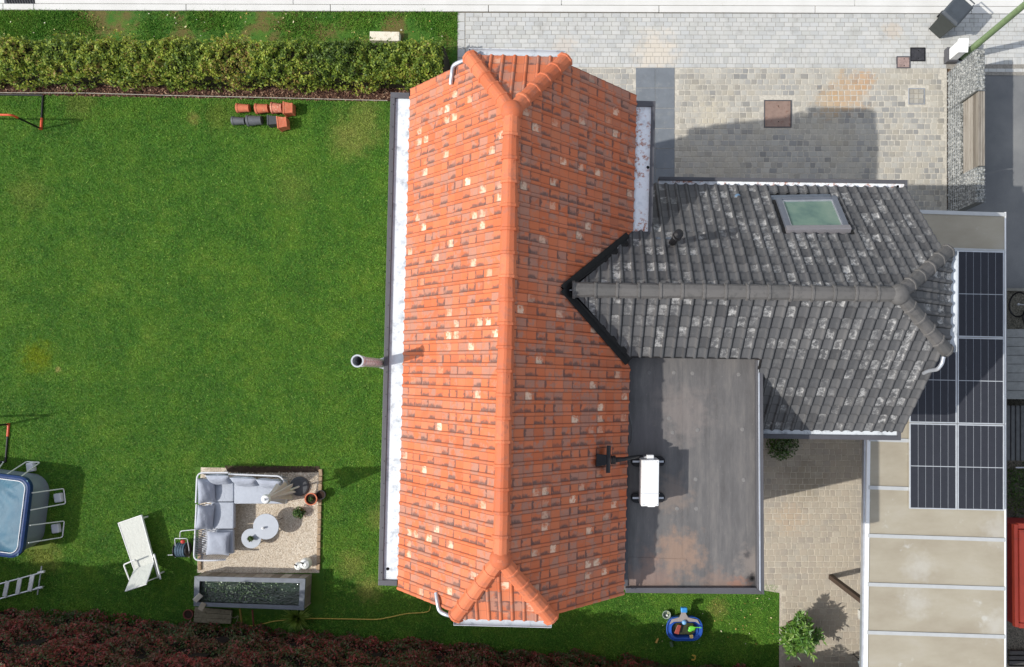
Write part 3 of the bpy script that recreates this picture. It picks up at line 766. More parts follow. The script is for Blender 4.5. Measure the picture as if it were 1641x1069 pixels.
cwd = .2; nc = 33; nr = 14; sd = math.hypot(WD, DR-DE)+.02; gd = sd/nr
Vn = -dy_*math.cos(PD)+Vector((0,0,math.sin(PD))); Vs = dy_*math.cos(PD)+Vector((0,0,math.sin(PD)))
eaveE = vplane(D(-1.36,5,0), D(-1.36,-5,0), D(2,0,0))
def keepN(c):
    for (x0,x1,y0,y1) in ((SKX0,SKX1,SKY0,SKY1),):
        a, b = dl(c)
        if x0 < a < x1 and y0 < b < y1: return False
    return True
skc = [on_roof(x,y,h_dark,.07) for x,y in ((1243,320),(1340,318),(1363,372),(1261,373))]
ska = [dl(p) for p in skc]
SKX0, SKX1 = min(a[0] for a in ska)-.02, max(a[0] for a in ska)+.02; SKY0, SKY1 = min(a[1] for a in ska)-.05, max(a[1] for a in ska)+.08
slope_tiles(acc, D(DXV-nc*cwd, WD+.02, DE-.015), dx_, Vn, nc, cwd, nr, gd, [hN, vN], keep=lambda c: keepN(c) and ql(c)[0] <= WM-.32)
slope_tiles(acc, D(DXV-nc*cwd, WD+.02, DE-.015), dx_, Vn, nc, cwd, nr, gd, [hN], keep=lambda c: keepN(c) and ql(c)[0] > WM-.32)
slope_tiles(acc, D(DXV-nc*cwd, -WD-.02, DE-.015), dx_, Vs, nc, cwd, nr, gd, [hS, vS], keep=lambda c: not (dl(c)[0] < XC and dl(c)[1] < YC+.06))
HQd = math.atan2(DR-DHZ, DHX-DPK); hld = math.hypot(DR-DHZ, DHX-DPK)
Vh = -dx_*math.cos(HQd)+Vector((0,0,math.sin(HQd)))
slope_tiles(acc, D(DHX+.02, DHW+.02, DHZ-.012), -dy_, Vh, 9, cwd, 7, hld/7+.002,
    [vplane(D(DPK,0,0),D(DHX,DHW,0),D(9,0,0)), vplane(D(DPK,0,0),D(DHX,-DHW,0),D(9,0,0))])
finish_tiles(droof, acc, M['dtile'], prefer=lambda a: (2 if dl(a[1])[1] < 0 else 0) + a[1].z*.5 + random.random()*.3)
xw = dl(VN[0])[0]
caps(droof, D(xw+.12,0,DR), D(DPK,0,DR), 15, .130, M['dcap'], 'ridge_cap', .03)
for e in (-1,1): caps(droof, D(DHX-.02, e*DHW, DHZ), D(DPK,0,DR), 5, .128, M['dcap'], 'hip_cap', .03)
part('hip_end_cap', MB().ico(D(DPK+.0,0,DR-.02), .18, 3, (1,1,.8)), M['dcap'], droof, smooth=True)
# valley flashing, black lead
mb = MB()
for L, sg in ((VN,1),(VS,-1)):
    a, b = Vector(L[0]), Vector(L[1]); v = (b-a); b = a + v*(.69 if sg > 0 else .72); hv = v.normalized()
    nn = Vector((-hv.y, hv.x, 0)).normalized()
    if (Vector(awN if sg > 0 else awS)-a).dot(nn) < 0: nn = -nn
    m0 = a - hv*.05
    rings = []
    for q in (m0, b):
        e1 = q+nn*.11; e1.z = h_main(e1.x,e1.y)+.058; e2 = q-nn*.10; e2.z = h_dark(e2.x,e2.y)+.05
        c1 = q+Vector((0,0,.055))
        rings.append([e1, c1, e2, e2-Vector((0,0,.03)), c1-Vector((0,0,.03)), e1-Vector((0,0,.03))])
    mb.loft(rings)
    for d in (.07,): mb.tube([m0+nn*d+Vector((0,0,.05)), b+nn*d+Vector((0,0,.05))], .022, 6)
part('valley_flashing', mb, M['flash'], ext)
k_ = P(907,465,7.75); part('finial_ring', MB().tube([k_+Vector((.025*math.cos(t),.025*math.sin(t),0)) for t in np.linspace(0,2*math.pi,11)[:-1]], .006, 6, True).tube([k_+Vector((-.08,0,0)),k_+Vector((.12,0,0))], .006, 5), M['galv'], ext)
# step from dark slope down to the flat roof
part('step_fascia', MB().loft([[D(-1.55,YC+.03,z),D(XC,YC+.03,z),D(XC,YC+.07,z),D(-1.55,YC+.07,z)] for z in (HF-.05, DR+TD*YC-.05)]), M['coping'], ext)
xg = dl(P(1056,290,DE))[0]
gn = box_gutter(ext, D, WD, 1, xg, DXV-.02, DE, .13, .07, M['zinc_r'], axis='x', endw=.05, ends=(0,1))
p = P(1437.5,299.5,DE-.07); part('gutter_outlet', MB().cyl(p, .028, DE-.039, DE-.034, 12), M['hole'], ext)
gs = box_gutter(ext, D, -WD, -1, XC+.03, DXV-.10, DE, .14, .09, M['zinc'], axis='x', endw=.07, ends=(0,1))
p = P(1421,690,DE-.07); part('gutter_outlet', MB().cyl(p, .028, DE-.039, DE-.034, 12), M['hole'], ext)
channel(ext, D(DHX+.10,DHW+.02,DHZ+.0), D(DHX+.10,-DHW-.02,DHZ+.0), .075, M['zinc_g'], 'hip_gutter')
bendpipe(ext, [P(1512,572,6.9), P(1510,582,6.9), P(1503,592,6.8), P(1488,594,6.55), P(1480,598,6.4)], .036, M['galv'], 'downpipe')
# roof window
skl = part('skylight', MB(), None, ext, label='roof window with pale green glass in the dark roof')
Nn = dx_.cross(Vn).normalized(); Nn = Nn if Nn.z > 0 else -Nn
TLp, TRp, BRp, BLp = skc
def bil(c, u, v): return c[0]*(1-u)*(1-v)+c[1]*u*(1-v)+c[2]*u*v+c[3]*(1-u)*v
def slab(mb, c, u0, u1, v0, v1, z0, z1, N): 
    q = [bil(c,u0,v0),bil(c,u1,v0),bil(c,u1,v1),bil(c,u0,v1)]; mb.loft([[p+N*z0 for p in q],[p+N*z1 for p in q]]); return mb
fm = simple('window_frame_grey', (104,110,120), .4, .2, var=.08, bump=.03)
for nm,(u0,u1,v0,v1,z1,mm) in {'frame_side':(0,.085,0,.88,.05,fm),'frame_side.':(.915,1,0,.88,.05,fm),'frame_head':(.086,.914,0,.06,.045,fm)}.items():
    part(nm.strip('.'), slab(MB(), skc, u0,u1,v0,v1,-.06,z1,Nn), mm, skl, bevel=.006)
part('top_hood', slab(MB(), skc, -.005,1.005,.885,1.0,-.06,.075,Nn), simple('window_hood', (140,138,142), .35, .3, var=.06, bump=.02), skl, bevel=.008)
for (u0,u1,v0,v1) in ((.086,.914,.062,.095),(.086,.105,.096,.878),(.895,.914,.096,.878)): part('sash', slab(MB(), skc, u0,u1,v0,v1,-.04,.03,Nn), M['galv'], skl)
n = NT('window_glass_green'); c = n.ramp(n.noise(1.7, 4, .6, n.mapped((1,.8,1), .6)), [(.3, lin((74,104,104))), (.55, lin((112,138,126))), (.75, lin((130,150,136)))]); M['glass'] = n.done(c, .06, 0, .6)
part('pane', slab(MB(), skc, .106,.894,.097,.877,-.02,.012,Nn), M['glass'], skl)
a4 = [dl(p) for p in skc]
part('side_flashing', slab(MB(), skc, 1.001,1.10,-.02,1.02,-.05,-.012,Nn), M['flash'], skl)
part('side_flashing', slab(MB(), skc, -.05,-.001,-.02,1.02,-.05,-.012,Nn), M['flash'], skl)
lf = simple('lead_apron', (94,102,112), .55, var=.15, scale=8)
part('apron_flashing', slab(MB(), skc, -.06,1.10,-.17,-.001,-.045,-.015,Nn), lf, skl)
# vent pipe on the dark roof with its shadow-throwing height
vb = on_roof(1077,390,h_dark,.0)
vt = part('vent_pipe', MB().lathe((vb.x,vb.y), [(.075,vb.z-.05),(.065,vb.z+.05),(.065,vb.z+.62),(.085,vb.z+.63),(.085,vb.z+.74),(.065,vb.z+.75),(.065,vb.z+.80),(.085,vb.z+.81),(.08,vb.z+.93),(.03,vb.z+.97)], 20), M['black'], ext, smooth=True)
q = on_roof(1070,384,h_dark,.035); part('lead_slate', MB().box(q, (.42,.02,.004), 0, Matrix((dx_, Vn, Nn)).transposed() @ Matrix.Diagonal((1,18,1))), lf, vt)
q = on_roof(1182,314,h_dark,.05); part('glass_tile_dome', MB().ico(q, .06, 2, (1,.8,.5)), simple('blue_dome', (92,116,140), .15, var=.2), ext, smooth=True)

# ------------------------------------------------------------------ flat-roofed annex
ac = P(1110, 760, HF); ann = thing('flat_roof_annex', 'flat roofed annex with grey bitumen roof between both tiled roofs', 'building', Vector((ac.x,ac.y,0)))
def fp(x, y, h=HF): return P(x, y, h)
c4 = [fp(985,560), fp(1219,574), fp(1221,948), fp(985,945)]
mb = MB(); q = [fp(985,560), fp(1195,574), fp(1192,915), fp(990,912)]
part('wall', mb.prism([(p.x,p.y) for p in q][::-1], 0, HF-.25), M['brick_wall'], ann)
part('roof_membrane', MB().prism([(p.x,p.y) for p in c4][::-1], HF-.24, HF), M['membrane'], ann)
def bar(name, pts, z0, z1, m, parent, bev=.006): return part(name, MB().prism([(p.x,p.y) for p in pts][::-1], z0, z1), m, parent, bevel=bev)
bar('parapet', [fp(1209,577),fp(1219.5,577),fp(1221.5,950),fp(1210.5,940)], HF+.002, HF+.16, M['coping'], ann)
bar('parapet', [fp(1002,940),fp(1210,940),fp(1221.2,950.3),fp(1002,948)], HF+.001, HF+.095, M['coping'], ann)
bar('edge_trim', [fp(1211.5,577.5),fp(1214,577.5),fp(1216,944),fp(1213.5,942)], HF+.162, HF+.172, M['galv'], ann, .002)
bar('wall_flashing', [fp(1000,577),fp(1008,577),fp(1006,939),fp(998,939)], HF+.002, HF+.03, M['coping'], ann)
for k, (x0, x1) in enumerate(((1008,1050),(1050,1092),(1092,1135),(1135,1173),(1173,1209))):
    if k: bar('membrane_lap', [fp(x0,578),fp(x0+1.6,578),fp(x0+1.2,939),fp(x0-.4,939)], HF+.001, HF+.003, M['membrane'], ann, 0)
bar('membrane_patch', [fp(1010,640),fp(1104,638),fp(1104,641),fp(1010,643)], HF+.0015, HF+.007, M['membrane'], ann, 0)
bar('membrane_patch', [fp(1008,893),fp(1100,896),fp(1100,899),fp(1008,896)], HF+.0015, HF+.007, M['membrane'], ann, 0)
spotm = simple('pale_fixing', (120,118,116), .7, var=.15, scale=20)
for x, y in ((1080,597),(1110,598),(1184,600),(1078,693),(1118,689),(1190,688),(1072,670),(1115,768),(1192,769),(1085,815),(1116,815),(1040,597)):
    p = fp(x, y); part('fixing_plate', MB().cyl(p, .04, HF+.0005, HF+.006, 14, .034), spotm, ann)
p = fp(1205,927); part('roof_outlet', MB().cyl(p, .05, HF+.001, HF+.008, 16), simple('outlet_ring', (40,38,38), .7), ann); part('outlet_hole', MB().cyl(p, .026, HF+.009, HF+.012, 14), M['hole'], ann)
cab = single('loose_cable', MB().tube([fp(1006,648,HF+.04),fp(1009,665,HF+.03),fp(1014,690,HF+.03),fp(1012,708,HF+.03),fp(1004,722,HF+.04),fp(1000,724,HF+.05)], .008, 5).tube([fp(1004,655,HF+.04),fp(1007,690,HF+.035),fp(1009,700,HF+.04),fp(1005,716,HF+.04)], .006, 5), simple('grey_cable', (120,120,120), .6), 'thin grey loop of cable lying along the flat roof edge', 'cable')

# heat pump unit on rubber feet
ub = fp(1040,768)
UH = .62; th = Matrix.Rotation(-R(.6), 3, 'Z')
acu = thing('heat_pump', 'white slim heat pump unit on black rubber feet on the flat roof', 'heat pump', ub)
ut = [P(x, y, HF+UH) for x, y in ((1028.5,737.5),(1056.5,737),(1055.5,811),(1027.5,811.5))]
b0 = [Vector((p.x,p.y,HF+.09)) for p in ut]
part('casing', MB().loft([b0, [Vector((p.x,p.y,HF+UH)) for p in ut]]), M['white_metal'], acu, bevel=.012, segs=3)
mid = (b0[0]+b0[1])/2
part('casing_seam', MB().box(Vector(((ut[0].x+ut[1].x)/2-.004,(ut[0].y*.28+ut[3].y*.72),HF+UH)), (.335,.006,.004)), M['galv'], acu)
for sx_ in (-.12,.12):
    for t_y in (.04,.96): part('screw', MB().cyl(Vector(((ut[0].x+ut[1].x)/2+sx_, ut[0].y*(1-t_y)+ut[3].y*t_y, 0)), .009, HF+UH, HF+UH+.005, 8), M['galv'], acu)
part('valve_cover', MB().box(Vector((mid.x+.01, mid.y+.035, HF+.42)), (.13,.09,.18)), M['white_metal'], acu, bevel=.015)
part('valve', MB().tube([Vector((mid.x-.1, mid.y+.03, HF+.35)), Vector((mid.x-.02, mid.y+.03, HF+.4))], .022, 8), M['galv'], acu)
part('front_lip', MB().box(Vector((ub.x-.01, b0[2].y-.01, HF+.56)), (.14,.03,.04)), M['white_metal'], acu, bevel=.01)
n_ = simple('fan_grille_black', (40,42,44), .6)
for yy in (737,795):
    c = fp(1038, yy+2)
    pts = []
    for k in range(12):
        t = math.pi*2*k/12; pts.append((c.x+(.22 if math.cos(t)>0 else -.22)+.1*math.cos(t), c.y+.1*math.sin(t)))
    ft = part('rubber_foot', MB().prism(pts, HF+.003, HF+.07), M['black'], acu, bevel=.012)
    part('mounting_rail', MB().box(Vector((c.x, c.y, HF+.08)), (.58,.035,.02)), M['galv'], ft)
# black exhaust duct with its cowl over the orange slope
db = on_roof(967,737,h_main,0)
duct = thing('exhaust_duct', 'black exhaust cowl and duct leading over orange tiles to the heat pump', 'duct', db)
z1 = db.z+.16
A = P(957,737,z1+.05); B_ = P(976,737,z1+.02)
part('cowl', MB().loft([[P(x,y,h) for x,y,h in ((955.5,727,z1-.05),(955.5,748,z1-.05),(955.5,748,z1+.1),(955.5,727,z1+.1))],[P(x,y,h) for x,y,h in ((972,729,z1-.08),(972,744,z1-.08),(972,745,z1+.08),(972,729,z1+.08))]]), M['black'], duct, bevel=.012)
part('collar_plate', MB().loft([[P(x,y,h) for x,y,h in ((972.2,714,z1-.12),(979,714,z1-.12),(978,758,z1-.12),(971,758,z1-.12))],[P(x,y,h) for x,y,h in ((972.2,714,z1+.06),(979,714,z1+.06),(978,758,z1+.06),(971,758,z1+.06))]]), M['black'], duct, bevel=.01)
part('bellows', MB().tube([P(979+k*1.3,737,z1-.02) for k in range(7)], [.085 if k%2 else .07 for k in range(7)], 12), M['black'], duct)
part('hose', MB().tube([P(986,737,z1-.03),P(1000,736,z1-.08),P(1014,733,z1-.2),P(1024,731.5,HF+.42),P(1030,731,HF+.4)], [.05,.035,.03,.028,.026], 10), M['black'], duct, smooth=True)

# ------------------------------------------------------------------ pergola with polycarbonate roof and solar panels
HP = 2.95
pc = P(1500,700); perg = thing('pergola', 'lean-to pergola with beige polycarbonate roof and white bars', 'pergola', pc)
def gp(x, y, h=HP): return P(x, y, h)
xl = lambda y: 1397 - (y-337)*.011; xr = lambda y: 1610.0
bars = [337,396,473,550,627,704,781,858,936,1013,1090,1167]
slope = .033
for a, b in zip(bars[:-1], bars[1:]):
    q = [gp(xl(a)+1,a+3),gp(xr(a)-1,a+3+slope*215),gp(xr(b)-1,b-3+slope*215),gp(xl(b)+1,b-3)]
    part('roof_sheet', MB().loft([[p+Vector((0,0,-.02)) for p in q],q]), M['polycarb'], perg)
for a in bars:
    q = [gp(xl(a)-1,a-3),gp(xr(a),a-3+slope*215),gp(xr(a),a+3+slope*215),gp(xl(a)-1,a+3)]
    part('glazing_bar', MB().loft([[p+Vector((0,0,-.05)) for p in q],[p+Vector((0,0,.03)) for p in q]]), M['bar'], perg, bevel=.004)
q = [gp(1389.5+4,337),gp(1395+4,337),gp(1393.5-4.5,1170),gp(1388-4.5,1170)]
part('edge_beam', MB().loft([[p+Vector((0,0,-.16)) for p in q],[p+Vector((0,0,.02)) for p in q]]), M['white_metal'], perg, bevel=.004)
q = [gp(1386+4.5,337),gp(1389+4.5,337),gp(1387.5-4.5,1170),gp(1384.5-4.5,1170)]
part('gutter', MB().loft([[p+Vector((0,0,-.16)) for p in q],[p+Vector((0,0,-.04)) for p in q]]), M['galv'], perg)
q = [gp(1609.5,340),gp(1612,340),gp(1612,1170),gp(1609.5,1170)]
part('edge_beam', MB().loft([[p+Vector((0,0,-.16)) for p in q],[p+Vector((0,0,.015)) for p in q]]), M['white_metal'], perg, bevel=.003)
q = [gp(1612.2,340),gp(1615.5,340),gp(1616,1170),gp(1612.2,1170)]
part('gutter', MB().loft([[p+Vector((0,0,-.3)) for p in q],[p+Vector((0,0,-.05)) for p in q]]), M['coping'], perg)
postm = simple('brown_post', (74,60,50), .7, var=.2)
for (x, y) in ((1331,924),(1331,1100)):
    b = P(x, y); part('post', MB().box(b+Vector((.0,0,1.4)), (.12,.12,2.78)), postm, perg, bevel=.008)
for y in (360,560,760,960,1160):
    b = P(1520, y); part('post', MB().box(Vector((gp(1608,y).x, gp(1608,y).y, 1.4)), (.1,.1,2.78)), postm, perg)
rows = [(400,538),(539,677),(678,815)]
cols = [(1457.5,1533),(1534.5,1609)]
wh = {(0,0):'dark solar panel tucked under the grey hip gutter, beside the top outer panel',(0,1):'dark solar panel at the outer top corner beside the bare sheet',
      (1,0):'solar panel cut across by the edge of the grey tiled roof, inner middle one',(1,1):'solar panel in the outer column crossed by the slanting roof shadow',
      (2,0):'solar panel beside the short pergola sheets, lower inner corner of the array',(2,1):'solar panel in the lower outer corner near the red container'}
pm = None
for i, (a, b) in enumerate(rows):
    for j, (x0, x1) in enumerate(cols):
        sk = lambda x: (x-1457)*.022
        HPP = HP+.09
        q = [P(x0,a+sk(x0),HPP),P(x1,a+sk(x1),HPP),P(x1,b+sk(x1),HPP),P(x0,b+sk(x0),HPP)]
        c = sum(q, Vector((0,0,0)))/4
        t = thing('solar_panel', wh[(i,j)], 'solar panel', c, 'solar panels on the pergola roof')
        up = Vector((0,0,1))
        mb = MB()
        for (u0,u1,v0,v1) in ((0,1,0,.011),(0,1,.989,1),(0,.02,.0112,.9888),(.98,1,.0112,.9888)): slab(mb, q, u0,u1,v0,v1,-.035,.012,up)
        part('frame', mb, M['pvframe'], t)
        part('back_sheet', slab(MB(), q, .021,.979,.0115,.9885,-.03,.0,up), M['pvback'], t)
        for k in range(6):
            for v0, v1 in ((.014,.496),(.504,.986)):
                u0 = .024+k*.1587+.004; u1 = u0+.1505
                part('cell', slab(MB(), q, u0,u1,v0,v1,.001,.005,up), M['pv'], t)

# ------------------------------------------------------------------ gabion wall with wooden infill
n = NT('gabion_stone'); r = n.rnd(); c = n.ramp(r, [(0, lin((104,106,103))), (.5, lin((138,140,136))), (1, lin((172,172,167)))]); n.bump(n.noise(40,4),.4,.01); M['stone'] = n.done(c, .85)
def gabion(name, label, y0, y1, H0, H1, t=.24):
    """y in photo pixels at ground; wall between heights"""
    a, b = P(1516.5, y0), P(1515, y1); g = thing(name, label, 'gabion', Vector(((a.x+b.x)/2+t/2,(a.y+b.y)/2,0)), 'gabion baskets of grey stone beside the driveway')
    L = (a-b).length; rs = []
    V = []; Fc = []; rn = []; o = 0
    bm = bmesh.new(); bmesh.ops.create_icosphere(bm, subdivisions=1, radius=1); iv = np.array([v.co for v in bm.verts]); jf = np.array([[v.index for v in f.verts] for f in bm.faces]); bm.free()
    nst = int(L*(H1-H0)/(.042*.042)*.9 + L*t/(.042*.042)*1.3)
    for k in range(nst):
        if random.random() < .22: x = random.uniform(.02,t-.02); z = H1-.03
        else: x = .03+random.uniform(0,.025); z = random.uniform(H0+.03, H1-.02)
        yy = random.uniform(b.y+.03, a.y-.03)
        s = random.uniform(.017,.034)
        ang = random.random()*6.28
        p = iv*np.array([s*random.uniform(.8,1.2), s*random.uniform(.9,1.4), s*random.uniform(.7,1.1)])*rng.uniform(.8,1.2,(len(iv),1))
        V.append(p + np.array([a.x+x, yy, z])); Fc.append(jf+o); o += len(iv); rn += [random.random()]*len(iv)
    core = MB().box(Vector((a.x+t/2+.02,(a.y+b.y)/2,(H0+H1)/2-.01)), (t-.05,L,H1-H0-.05)); part('stone_core', core, simple('gabion_core', (104,106,103), .9, scale=25), g)
    fastmesh('stones', np.vstack(V), np.vstack(Fc), M['stone'], g, np.array(rn), 'stuff')
    mb = MB()
    k = 0
    z = H0+.01
    while z < H1: mb.tube([(a.x-.004,b.y,z),(a.x-.004,a.y,z)], .0022, 4); z += .1
    y = b.y
    while y < a.y: mb.tube([(a.x-.006,y,H0),(a.x-.006,y,H1),(a.x+t,y,H1+.004)], .0022, 4); y += .1
    part('wire_cage', mb, M['galv'], g)
    return g
gabion('gabion_basket', 'tall gabion basket of grey stones beside the street lamp', 117, 179, 0, 1.55)
gabion('gabion_basket', 'low gabion basket of grey stones under the wooden fence panel', 179.2, 291.8, 0, .72)
gabion('gabion_basket', 'tall gabion basket of grey stones in shade next to the pergola', 292, 345, 0, 1.55)
a, b = P(1516.5,180.5), P(1515.2,290)
fpn = thing('fence_panel', 'weathered wooden plank panel above the low gabion basket', 'fence', Vector((a.x+.12,(a.y+b.y)/2,.72)))
for k in range(6):
    part('plank', MB().box(Vector((a.x+.10,(a.y+b.y)/2,.79+k*.125)), (.03,(a.y-b.y)+.02,.100)), M['wood'], fpn, bevel=.004)
part('backing', MB().box(Vector((a.x+.125,(a.y+b.y)/2,1.10)), (.018,(a.y-b.y)+.02,.76)), simple('panel_backing', (60,56,50), .9), fpn)
for k in range(3): part('top_board', MB().box(Vector((a.x+.10+k*.058,(a.y+b.y)/2,1.50)), (.048,(a.y-b.y)+.02,.03)), M['wood'], fpn, bevel=.004)
for y in (a.y-.08, b.y+.08): part('fence_post', MB().box(Vector((a.x+.15,y,1.10)), (.06,.06,.74)), M['coping'], fpn)

# ------------------------------------------------------------------ street things
lp = P(1541,92)
lamp = thing('street_lamp', 'olive green street lamp pole standing beside the tall stone gabion', 'street lamp', lp)
pg = simple('olive_green_paint', (110,130,92), .45, var=.1, scale=4, dirt=(96,112,80), bump=.05)
part('pole', MB().lathe((lp.x,lp.y), [(.085,0),(.085,.9),(.08,.92),(.072,4),(.06,6.5)], 24), pg, lamp, smooth=True)
part('base_ring', MB().cyl(lp, .13, 0.0, .05, 20, .11), M['black'], lamp)
part('lamp_arm', MB().tube([(lp.x,lp.y,6.45),(lp.x+.05,lp.y+.3,6.7),(lp.x+.05,lp.y+.9,6.8)], .035, 10), pg, lamp, smooth=True)
part('lamp_head', MB().loft([[(lp.x+.05+x,lp.y+y,6.76) for x,y in ((-.12,.8),(.12,.8),(.09,1.4),(-.09,1.4))],[(lp.x+.05+x,lp.y+y,6.88) for x,y in ((-.09,.85),(.09,.85),(.06,1.3),(-.06,1.3))]]), M['grey_tube'], lamp, bevel=.02)
# white utility cabinet
ub_ = P(1520,92); cabn = thing('utility_box', 'small white utility box on dark plinth at the lamp pole foot', 'utility box', ub_)
part('plinth', MB().box(ub_+Vector((.02,0,.10)), (.30,.38,.2)), M['coping'], cabn, bevel=.01)
part('cabinet', MB().box(ub_+Vector((.03,.0,.45)), (.22,.30,.5)), M['white_metal'], cabn, bevel=.015)
part('sloping_lid', MB().loft([[ub_+Vector((.03+x,y,.701)) for x,y in ((-.13,-.17),(.13,-.17),(.13,.17),(-.13,.17))],[ub_+Vector((.03+x,y,.701+z)) for x,y,z in ((-.13,-.17,.03),(.13,-.17,.03),(.13,.17,.09),(-.13,.17,.09))]]), M['white_metal'], cabn, bevel=.01)
# wheelie bin
bb = P(1502,46); wb = thing('wheelie_bin', 'dark grey wheelie bin standing on the pale pavement', 'bin', bb)
bm_ = simple('bin_plastic', (66,72,78), .5, var=.1, bump=.05)
e0, e1 = P(1486.5,47), P(1505,63.5); w_ = (e1-e0).normalized(); d_ = Vector((-w_.y, w_.x, 0))
if d_.y < 0: d_ = -d_
mid = (e0+e1)/2
def bq(w0, w1, d0, d1, z): return [mid+w_*w0+d_*d0+Vector((0,0,z)), mid+w_*w1+d_*d0+Vector((0,0,z)), mid+w_*w1+d_*d1+Vector((0,0,z)), mid+w_*w0+d_*d1+Vector((0,0,z))]
part('body', MB().loft([bq(-.2,.2,0.0,.42,.03), bq(-.235,.235,-.045,.52,.88), bq(-.26,.26,-.075,.55,.89), bq(-.26,.26,-.075,.55,.96)]), simple('bin_body', (60,64,62), .55, var=.12), wb, bevel=.014)
part('lid', MB().loft([bq(-.265,.265,-.085,.56,.965), bq(-.265,.265,-.085,.56,1.0), bq(-.22,.22,-.03,.5,1.05)]), bm_, wb, bevel=.012)
part('lid_ridge', MB().loft([bq(-.2,.2,.04,.07,1.046), bq(-.19,.19,.045,.065,1.062)]), bm_, wb)
part('handle', MB().tube([mid+w_*-.22+d_*.56+Vector((0,0,.97)), mid+w_*-.22+d_*.66+Vector((0,0,.98)), mid+w_*.22+d_*.66+Vector((0,0,.98)), mid+w_*.22+d_*.56+Vector((0,0,.97))], .016, 8), bm_, wb)
for s in (-1,1):
    c = mid+w_*(s*.23)+d_*.46+Vector((0,0,.1))
    part('wheel', MB().tube([c-w_*.025, c+w_*.025], .1, 16), M['black'], wb)
# pale stone slab in the verge
sb = P(619,63); sbl = single('stone_block', MB().box(sb+Vector((0,.0,.10)), (.78,.24,.2), -.02), simple('cream_stone', (220,212,194), .8, var=.08, dirt=(176,162,130)), 'cream stone block lying against the street side of the hedge', 'stone block', bevel=.01)

# ------------------------------------------------------------------ garden: mulch, hedges, lawn blades
mul = structure('mulch_bed', MB().sheet(pxpoly([(-900,100),(640,108),(735,104),(735,161),(620,162),(300,155),(0,150),(-900,138)], .010)), simple('bark_mulch', (74,52,42), .95, var=.4, scale=25, dirt=(104,78,62)))
def scatter_quads(n, xy, z, sz, tilt, asp=1.5):
    th = rng.uniform(0, 2*np.pi, n); t1 = rng.normal(0, tilt, n); t2 = rng.normal(0, tilt, n)
    s = rng.uniform(*sz, n); ux = np.stack([np.cos(th), np.sin(th), np.sin(t1)], 1); vx = np.stack([-np.sin(th), np.cos(th), np.sin(t2)], 1)
    c = np.column_stack([xy, z]); a = ux*s[:,None]; b = vx*(s/asp)[:,None]
    V = np.stack([c-a-b, c+a-b, c+a+b, c-a+b], 1).reshape(-1,3)
    return V, np.arange(4*n).reshape(-1,4)
nch = 9000; xx = rng.uniform(-20, 735, nch); yy = rng.uniform(124, 152, nch)+xx*.019*.9
W = np.array([P(x,y)[:2] for x,y in zip(xx,yy)])
V, Fc = scatter_quads(nch, W, rng.uniform(.012,.04,nch), (.012,.035), .35, 2.2)
n = NT('bark_chip'); c = n.ramp(n.rnd(), [(0,lin((52,34,28))),(.5,lin((88,60,48))),(.85,lin((120,90,72))),(1,lin((172,146,120)))]); M['chip'] = n.done(c,.9)
fastmesh('bark_chips', V, Fc, M['chip'], None, np.repeat(rng.random(nch),4), 'stuff')
wp = [P(x,y)+Vector((0,0,.09)) for x,y in ((-200,147),(0,150.5),(140,151),(280,155),(400,157.5),(520,160.5),(622,163))]
wf = thing('border_wire', 'thin pale wire edging strung along the bark border', 'edging', wp[3]-Vector((0,0,.09)))
part('wire', MB().tube(wp, .009, 5), simple('pale_wire', (176,170,158), .6), wf)
for p in wp[1:-1]: part('peg', MB().tube([p-Vector((0,0,.1)), p+Vector((0,0,.02))], .01, 6), M['wood'], wf)

def fnoise(x, y, s, seed=0):
    r = np.random.default_rng(seed); v = np.zeros_like(x)
    for k in range(7):
        a = r.uniform(0, 2*np.pi); f = s*r.uniform(.6, 1.9); v += np.sin((x*np.cos(a)+y*np.sin(a))*f + r.uniform(0,6.28))
    return v/3.2
def leaves(cent, nrm, size, asp, jitter):
    """diamond leaves bent a little along the midrib: 2 quads... kept as one 4-gon each"""
    n = len(cent); d = nrm + rng.normal(0, jitter, (n,3)); d /= np.linalg.norm(d, axis=1)[:,None]
    t = rng.normal(0,1,(n,3)); t -= (t*d).sum(1)[:,None]*d; t /= np.linalg.norm(t,axis=1)[:,None]
    b = np.cross(d, t); s = rng.uniform(size[0], size[1], n)[:,None]
    drop = d*s*.12
    V = np.stack([cent-t*s-drop, cent+b*s/asp, cent+t*s-drop, cent-b*s/asp], 1).reshape(-1,3)
    return V, np.arange(4*n).reshape(-1,4)
